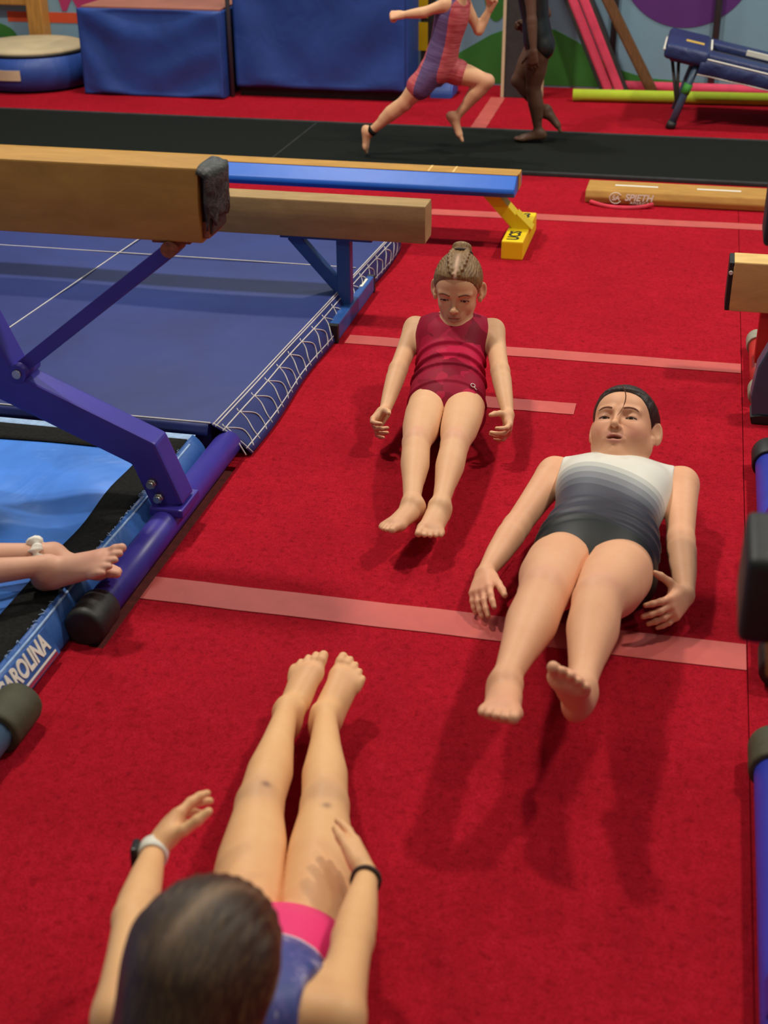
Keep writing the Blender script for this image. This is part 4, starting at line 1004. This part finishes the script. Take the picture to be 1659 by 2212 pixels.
J = dict(hip_l=(-.190, 2.588, .115), hip_r=(-.060, 2.584, .115), sh_l=(-.258, 3.005, .118), sh_r=(.050, 3.005, .122), el_l=(-.322, 2.779, .079), el_r=(.058, 2.768, .094),
         wr_l=(-.364, 2.580, .062), wr_r=(.078, 2.566, .072), kn_l=(-.206, 2.306, .192), kn_r=(-.098, 2.300, .193), an_l=(-.236, 1.980, .203), an_r=(-.100, 1.974, .216),
         front=(0, -.15, 1), head=hB, hf=(-.20, -.66, .73), hu=(.03, .75, .66), pat_l=(-.08, -.1, 1), pat_r=(.05, -.1, 1),
         hand_l=dict(d=(.03, -1, -.12), n=(.55, 0, -.8), s=(1, 0, .6), sz=1.02, curls=((12, 12, 8), (15, 15, 10), (18, 18, 12), (22, 18, 12)), spread=.12, thumb=(.75, .5, .25)),
         hand_r=dict(d=(-.42, -.88, -.05), n=(-.75, .45, -.35), s=(-.3, .1, .95), sz=1.02, curls=((18, 15, 10), (20, 18, 12), (22, 20, 12), (24, 20, 12)), spread=.20, thumb=(.25, .85, .25)),
         foot_l=dict(f=(.06, -.86, .50), u=(-.02, .5, .86), L=.200, heavy=1.06), foot_r=dict(f=(-.05, -.50, .86), u=(.25, .84, .5), L=.200, heavy=1.06))
S = dict(skin='skin_rosy', blush=(.74, .26, .20), knee=(.70, .36, .28), lip=(.52, .18, .16), lid=(.50, .24, .18), brow='brow_dark', hs=1.05, w=1.24, d=1.18, curve=(.0, .004, .004), neck=.046, leg=1.15,
         face=dict(eye_open=.0027, cheek=1.10, jaw=1.06, mouth=.0040, nose=.9, lidz=-.0040, mw=1.18), look=(0, 1, -.55), cheekst=.62, hair=hair_B,
         ua=[.040, .042, .039, .035, .031], fa=[.031, .034, .0285, .021, .0195], th=[.062, .0745, .071, .056, .049], shn=[.048, .049, .049, .038, .0275, .0255])
t = NT('ombre_leotard_fabric'); tc = t.node('ShaderNodeTexCoord'); sx = t.node('ShaderNodeSeparateXYZ'); t.link(tc.outputs['Object'], sx.inputs[0])
zz = t.math('ADD', sx.outputs[2], t.math('MULTIPLY', t.math('SINE', t.math('MULTIPLY', sx.outputs[0], 17)), .012))
zz = t.math('ADD', zz, t.math('MULTIPLY', sx.outputs[0], .17))
col = t.ramp(t.math('MULTIPLY', zz, 2.5), [(0, (.012, .013, .012, 1)), (.10, (.022, .021, .028, 1)), (.14, (.045, .043, .060, 1)), (.36, (.060, .058, .080, 1)), (.50, (.11, .115, .135, 1)), (.565, (.19, .195, .215, 1)), (.63, (.32, .33, .33, 1)), (.69, (.50, .50, .46, 1)), (.74, (.72, .70, .62, 1))], 'CONSTANT')
t.bump(t.noise(t.coord(), 700, 2), .1, .001); M['suit_grey'] = t.set(col, .5, spec=.35)
def foldB(x, y, z):
    f = np.zeros(np.broadcast(x, y, z).shape, np.float32)
    for zc, am, wd in ((.06, .003, .010), (.10, .0025, .008), (.15, .002, .009)):
        q_ = z-zc+1.2*x**2; f = f-am*np.exp(-(q_/wd)**2)*(y > 0)+am*.7*np.exp(-((q_+wd*1.6)/wd)**2)*(y > 0)
    return f
S['suit'] = dict(mat='suit_grey', off=.005, fold=foldB, cuts=[neck(.475, .072, 1.0), lambda x, y, z: np.abs(x)-.142+np.clip(z-.26, 0, 1)*.05+0*y])
figure('person', 'gymnast in a white to black banded leotard lying with legs raised', J, S, (-.11, 2.6, 0))

# ------------------------------------------------------------------ nearest gymnast, seen from behind
def hair_C(root, o, R, hs, Fp, at, surf):
    X, Yv, Z = R[:, 0], R[:, 1], R[:, 2]
    ex = [ell(at(0, -.045, .005), (X, Yv, Z), np.array((.076, .070, .090))*hs, .03)]
    for s in (-1, 1): ex.append(seg(at(s*.052, -.03, .02), at(s*.045, -.095, -.20), [0, .5, 1], [.030, .032, .026], .03))
    ex.append(seg(at(0, -.085, .0), at(0, -.13, -.22), [0, .5, 1], [.055, .05, .03], .03))
    yb = ([-.30, -.06, -.03, .0, .03, .05, .064, .08], [-.035, -.015, .012, .038, .052, .060, .074, .14])
    part = [(at(.042-.056*t_, -.02-.085*math.sin(th_), .02+.10*math.cos(th_)), (.006, .020, .020), (.30, .19, .11), .8) for t_ in np.linspace(0, 1, 9) for th_ in (math.radians(-25+105*t_),)]
    rid = lambda x, y, z: .0012*np.sin(x*420+4*np.sin(z*30)+2*np.sin(y*40))+.003*np.exp(-((x-.042-(y-.016)*.45)/.005)**2)*(z > .0)*(y > -.12)
    haircap(root, 'hair', 'hair_front', o, R, hs, Fp, yb, .009, ex, rid, False, part, (-.13, -.24, -.27), (.13, .13, .15), .003)
hC = A3(-.428, .990, .474)
J = dict(hip_l=(-.530, 1.352, .105), hip_r=(-.428, 1.372, .105), sh_l=(-.548, 1.00, .352), sh_r=(-.305, 1.052, .352), el_l=(-.618, 1.199, .302), el_r=(-.335, 1.251, .275),
         wr_l=(-.660, 1.369, .261), wr_r=(-.358, 1.422, .223), kn_l=(-.600, 1.659, .117), kn_r=(-.493, 1.680, .115), an_l=(-.640, 1.958, .094), an_r=(-.570, 1.970, .084),
         front=(0, .3, 1), head=hC, hf=(.04, .82, -.55), hu=(.06, .55, .82), pat_l=(-.05, 0, 1), pat_r=(.05, 0, 1),
         hand_l=dict(d=(.14, .95, .16), n=(.75, .05, -.6), s=(.6, .1, .75), sz=.95, curls=((10, 12, 10), (18, 18, 12), (25, 20, 14), (30, 22, 14)), spread=.15, thumb=(.40, .85, .3)),
         hand_r=dict(d=(-.42, .88, -.12), n=(-.85, -.35, -.3), s=(-.1, .1, 1), sz=.95, curls=((8, 8, 6), (10, 10, 8), (14, 12, 8), (18, 14, 10)), spread=.14, thumb=(.8, .3, .2)),
         foot_l=dict(f=(.02, .88, .46), u=(-.08, -.4, .9), L=.192), foot_r=dict(f=(.16, .87, .46), u=(.08, -.4, .9), L=.192))
S = dict(skin='skin_tan', blush=(.70, .30, .20), knee=(.48, .26, .16), lip=(.46, .17, .14), lid=(.46, .25, .17), brow='brow_dark', hs=.93, w=.98, d=.98, neck=.038, leg=1.0, curve=(0, -.006, .008),
         hair=hair_C, ua=[.033, .0345, .031, .028, .0265], fa=[.0265, .0285, .023, .0175, .0165], th=[.062, .064, .057, .044, .0385], shn=[.0385, .0385, .0375, .029, .0225, .0215],
         tints=[((-.588, 1.665, .158), (.008, .008, .02), (.16, .07, .06), .7), ((-.476, 1.635, .165), (.008, .008, .02), (.17, .07, .06), .7), ((-.585, 1.80, .15), (.005,)*3, (.3, .14, .09), .7), ((-.535, 1.81, .15), (.006, .006, .01), (.3, .13, .09), .7)])
t = NT('pink_blue_leotard_fabric'); tc = t.node('ShaderNodeTexCoord'); sx = t.node('ShaderNodeSeparateXYZ'); t.link(tc.outputs['Object'], sx.inputs[0])
blot = t.noise(t.coord(), 16, 4, .7, 1.0)
zz = t.math('ADD', sx.outputs[2], t.math('MULTIPLY', blot, .03))
bl_ = t.ramp(blot, [(.38, (.045, .075, .26, 1)), (.55, (.10, .10, .32, 1)), (.62, (.36, .34, .50, 1)), (.68, (.07, .09, .30, 1))])
col = t.mix(t.ramp(t.math('MULTIPLY', zz, 4), [(0, (0, 0, 0, 1)), (.86, (1, 1, 1, 1))], 'CONSTANT'), (.84, .045, .20, 1), bl_)
col = t.mix(t.ramp(t.math('MULTIPLY', zz, 4), [(0, (0, 0, 0, 1)), (.84, (1, 1, 1, 1)), (.90, (0, 0, 0, 1))], 'CONSTANT'), col, (.62, .52, .62, 1))
M['suit_pink'] = t.set(col, .5, spec=.3)
S['suit'] = dict(mat='suit_pink', off=.006, down=.03, cuts=[neck(.432, .052, 1.0), lambda x, y, z: np.abs(x)-.114+np.clip(z-.24, 0, 1)*.14+0*y])
pC, sC, gC, atC = figure('person', 'nearest gymnast seen from behind in a pink and blue leotard', J, S, (-.47, 1.3, 0))
def bracelet(p, d, r, wd, th, n=40):
    d = unit(d); s = unit(np.cross(d, (0, 0, 1))); u = np.cross(s, d); V = []; F = []
    for k in range(n):
        a_ = 2*math.pi*k/n; rad = s*math.cos(a_)+u*math.sin(a_)
        for rr, dd in ((r, -wd/2), (r+th, -wd/2*.9), (r+th, wd/2*.9), (r, wd/2)): V.append(p+rad*rr+d*dd)
    for k in range(n):
        for j in range(4): F.append((4*k+j, 4*((k+1) % n)+j, 4*((k+1) % n)+(j+1) % 4, 4*k+(j+1) % 4))
    return V, F, s, u
ew = A3(*J['wr_l'])-A3(*J['el_l']); wp = A3(*J['wr_l'])-unit(ew)*.006
V, F, s_, u_ = bracelet(wp, ew, .0185, .028, .0035)
wt = empty('wrist_watch', wp, 'white banded watch with dark case on the nearest gymnast\'s wrist', 'watch')
mk('watch_band', V, F, 'watch_white', wt, True)
cs = wp-s_*.025 if s_[0] > 0 else wp+s_*.025
dd_ = unit(ew); nn = unit(cs-wp); tt = np.cross(dd_, nn)
bm = bmbox((-.017, -.015, -.005), (.017, .015, .006), .004, 3)
frombm('watch_case', bm, 'watch_face', wt, True, Matrix([[dd_[i], tt[i], nn[i], cs[i]] for i in range(3)]+[[0, 0, 0, 1]]))
ew = A3(*J['wr_r'])-A3(*J['el_r']); wp = A3(*J['wr_r'])-unit(ew)*.010
V, F, s_, u_ = bracelet(wp, ew, .0185, .007, .0045)
tag(mk('hair_tie', V, F, 'dark_cord', None, True), 'dark elastic hair tie worn around the nearest gymnast\'s right wrist', 'hair tie')

# ------------------------------------------------------------------ two runners on the black strip and a seated gymnast's legs
YB_R = YB_BACK
def plainhair(mat, bun=True):
    def f(root, o, R, hs, Fp, at, surf):
        X, Yv, Z = R[:, 0], R[:, 1], R[:, 2]
        ex = [ell(at(0, -.095, .05), (X, Yv, Z), (.030, .026, .030), .015)] if bun else []
        haircap(root, 'hair', mat, o, R, hs, Fp, YB_BACK, .008, ex, None, True, (), h=.005)
    return f
FIST = dict(sz=.85, curl=(75, 85, 50), spread=.05, thumb=(.6, .3, .7))
J = dict(hip_l=(-1.262, 6.605, .425), hip_r=(-1.236, 6.690, .425), sh_l=(-1.195, 6.575, .735), sh_r=(-1.140, 6.705, .728), el_l=(-1.306, 6.555, .695), el_r=(-1.068, 6.725, .598),
         wr_l=(-1.405, 6.555, .682), wr_r=(-1.022, 6.745, .690), kn_l=(-1.408, 6.60, .266), kn_r=(-1.018, 6.70, .366), an_l=(-1.583, 6.60, .118), an_r=(-1.166, 6.70, .190),
         front=(1, 0, -.25), head=(-1.095, 6.64, .905), hf=(1, 0, -.05), hu=(.05, 0, 1), pat_l=(.6, 0, -.8), pat_r=(.4, 0, 1),
         hand_l=dict(d=(-1, 0, -.1), n=(0, .6, -.7), s=(0, .3, .9), **FIST), hand_r=dict(d=(.45, .0, .9), n=(-.6, -.6, .3), s=(-.5, .4, .5), **FIST),
         foot_l=dict(f=(.12, -.03, -1), u=(1, 0, .12), L=.135), foot_r=dict(f=(.60, 0, -.80), u=(.8, 0, .6), L=.150))
J = {k_: ((v_[0], v_[1], v_[2]+.013) if k_.split('_')[0] in ('hip', 'sh', 'el', 'wr', 'kn', 'an', 'head') else v_) for k_, v_ in J.items()}
S = dict(skin='skin_fair', blush=(.70, .30, .22), knee=(.66, .32, .22), lip=(.46, .17, .14), lid=(.46, .25, .17), brow='brow_light', hs=.88, w=.84, d=.92, neck=.032, leg=.75, h=.0042, hfine=.003, hsuit=.004, eyes=True,
         hair=plainhair('hair_blond'), ua=[.029, .030, .027, .0245, .023], fa=[.023, .025, .021, .0165, .0155], th=[.052, .055, .050, .038, .034], shn=[.033, .034, .033, .026, .021, .0205])
t = NT('purple_coral_suit_fabric'); tc = t.node('ShaderNodeTexCoord'); sx = t.node('ShaderNodeSeparateXYZ'); t.link(tc.outputs['Object'], sx.inputs[0])
yy_ = t.math('ADD', sx.outputs[1], t.math('MULTIPLY', sx.outputs[2], .05))
m_ = t.ramp(t.math('ADD', t.math('MULTIPLY', yy_, 4), .5), [(0, (0, 0, 0, 1)), (.34, (1, 1, 1, 1)), (.68, (0, 0, 0, 1))], 'CONSTANT')
st = t.noise(t.coord((3, 3, 40)), 3, 3)
cor = t.ramp(st, [(.35, (.42, .05, .07, 1)), (.65, (.62, .16, .16, 1))]); pur = t.ramp(st, [(.35, (.09, .055, .15, 1)), (.65, (.16, .11, .24, 1))])
M['suit_runner'] = t.set(t.mix(m_, cor, pur), .5, spec=.3)
thl = unit(A3(*J['kn_l'])-A3(*J['hip_l'])); thr = unit(A3(*J['kn_r'])-A3(*J['hip_r']))
S['suit'] = dict(mat='suit_runner', name='unitard', off=.006, box=((-.17, -.22, -.22), (.17, .22, .40)), extra=[cone(J['hip_l'], A3(*J['hip_l'])+thl*.105, .054, .0575, .012), cone(J['hip_r'], A3(*J['hip_r'])+thr*.075, .054, .0575, .012)],
                 cuts=[neck(.37, .060, 1.0), lambda x, y, z: np.abs(x)-.098+np.clip(z-.24, 0, 1)*.14-np.clip(.18-z, 0, 1)*2+0*y])
figure('person', 'runner in a purple and coral suit pushing off the black strip', J, S, (-1.3, 6.64, .014))
V, F, s_, u_ = bracelet(A3(-1.572, 6.60, .141), (.75, 0, .66), .021, .022, .006)
tag(mk('ankle_strap', V, F, 'velcro', None, True), 'black strap around the pushing ankle of the coral suited runner', 'ankle strap')

J = dict(hip_l=(-.815, 7.05, .495), hip_r=(-.820, 7.13, .495), sh_l=(-.872, 7.01, .80), sh_r=(-.872, 7.17, .80), el_l=(-.845, 6.985, .625), el_r=(-.80, 7.20, .63),
         wr_l=(-.828, 6.965, .485), wr_r=(-.90, 7.22, .54), kn_l=(-.832, 7.065, .285), kn_r=(-.915, 7.11, .315), an_l=(-.798, 7.065, .074), an_r=(-.772, 7.11, .150),
         front=(-1, 0, -.05), head=(-.915, 7.09, .975), hf=(-1, 0, -.1), hu=(-.1, 0, 1), pat_l=(-1, 0, 0), pat_r=(-.8, 0, -.5),
         hand_l=dict(d=(.02, 0, -1), n=(0, 1, 0), s=(-1, 0, 0), sz=.88, curl=(20, 30, 20)), hand_r=dict(d=(-.7, 0, .6), n=(0, -.8, -.4), s=(0, -.5, .8), **FIST),
         foot_l=dict(f=(-1, 0, -.06), u=(-.06, 0, 1), L=.165), foot_r=dict(f=(.48, 0, -.85), u=(-.85, 0, -.48), L=.155))
S = dict(skin='skin_dark', blush=(.12, .05, .03), knee=(.10, .05, .03), lip=(.08, .03, .02), lid=(.05, .025, .015), brow='hair_black', hs=.90, w=.86, d=.94, neck=.033, leg=.8, h=.0042, hfine=.003, hsuit=.004,
         hair=plainhair('hair_black'), ua=[.030, .031, .028, .025, .0235], fa=[.0235, .0255, .021, .017, .016], th=[.056, .060, .054, .041, .036], shn=[.0355, .037, .037, .029, .0225, .0215],
         tints=[((-.87, 7.055, .018), (.09, .04, .035), (.20, .10, .055), .75)])
M['suit_black'] = vary('black_leotard_fabric', (.010, .013, .012, 1), .3, 30, .42, spec=.4)
S['suit'] = dict(mat='suit_black', off=.006, cuts=[neck(.38, .060, 1.0), lambda x, y, z: np.abs(x)-.10+np.clip(z-.24, 0, 1)*.14+0*y])
figure('person', 'runner in a black leotard striding left on the black strip', J, S, (-.82, 7.09, .014))

J = dict(hip_l=(-1.845, 1.90, .165), hip_r=(-1.895, 1.985, .165), sh_l=(-2.03, 1.66, .46), sh_r=(-2.13, 1.86, .46), el_l=(-2.15, 1.52, .30), el_r=(-2.27, 1.95, .30),
         wr_l=(-2.24, 1.50, .165), wr_r=(-2.38, 1.95, .165), kn_l=(-1.535, 2.075, .185), kn_r=(-1.590, 2.165, .175), an_l=(-1.268, 2.262, .152), an_r=(-1.288, 2.340, .138),
         front=(.7, .4, .6), head=(-2.10, 1.74, .64), hf=(.85, .5, -.1), hu=(0, 0, 1), pat_l=(0, -.2, 1), pat_r=(0, .1, 1),
         foot_l=dict(f=(.88, .03, .47), u=(-.47, -.3, .83), L=.215, heavy=.94, s=(0, 1, .2)), foot_r=dict(f=(.97, .05, .16), u=(-.1, .25, 1), L=.205, s=(0, -1, .2)))
S = dict(skin='skin_foot', blush=(.70, .24, .20), knee=(.66, .30, .22), lip=(.46, .17, .14), lid=(.46, .25, .17), brow='brow_dark', hs=.98, w=1.0, d=1.0, neck=.037, h=.003, hfine=.004, hsuit=.005, eyes=True, hair=plainhair('hair_brown'),
         hands=False, shn=[.0365, .037, .037, .030, .0235, .0225])
for sd, d in (('l', (-.8, -.3, -.45)), ('r', (-.8, .3, -.45))): J['hand_'+sd] = dict(d=d, n=(.3, 0, -1), s=(1, 0, 0), sz=.95)
S['suit'] = dict(mat='suit_black', off=.006, cuts=[neck(.395, .066, 1.0), lambda x, y, z: np.abs(x)-.114+np.clip(z-.24, 0, 1)*.14+0*y])
figure('person', 'seated gymnast whose feet rest on the light blue mat at the left edge', J, S, (-1.6, 2.1, .078))
# scrunchie
c_ = A3(-1.318, 2.324, .140); ax_ = unit((.88, .47, .03)); s_ = unit(np.cross(ax_, (0, 0, 1))); u_ = np.cross(s_, ax_); V = []; F = []; NU, NV = 60, 10
for i in range(NU):
    a_ = 2*math.pi*i/NU; rad = s_*math.cos(a_)+u_*math.sin(a_); rr = .0095+.0032*math.sin(9*a_)+.002*math.sin(17*a_+1)
    for j in range(NV):
        b_ = 2*math.pi*j/NV; V.append(c_+rad*(.029+rr*math.cos(b_)+.002*math.sin(13*a_))+ax_*(rr*1.25*math.sin(b_)+.003*math.sin(7*a_)))
for i in range(NU):
    for j in range(NV): F.append((i*NV+j, i*NV+(j+1) % NV, ((i+1) % NU)*NV+(j+1) % NV, ((i+1) % NU)*NV+j))
tag(mk('scrunchie', V, F, 'scrunchie', None, True), 'white scrunchie around the ankle of the feet at the left edge', 'scrunchie')

# emblem on the crimson leotard's hip
ok, p0, n0, _ = sA.closest_point_on_mesh(Vector((.088, .075, .022)))
if ok:
    n0 = unit(n0); e1 = unit(np.cross((0, 0, 1), n0)) ; e2 = np.cross(n0, e1); p0 = np.array(p0)+n0*.0015
    mw = np.array(sA.matrix_world); tw = lambda p: (mw[:3, :3]@p+mw[:3, 3])
    sg = -1 if (mw[:3, :3]@e1)[0] < 0 else 1
    tubes('emblem', [[tw(p0+e1*sg*.0065*math.cos(a_)-e1*sg*.004+e2*.0050*math.sin(a_)) for a_ in np.linspace(0, 2*math.pi, 25)], [tw(p0+e1*sg*x_+e2*y_) for x_, y_ in ((.0, -.002), (.005, -.007), (.010, -.009))]], .0011, 'white_print', pA)
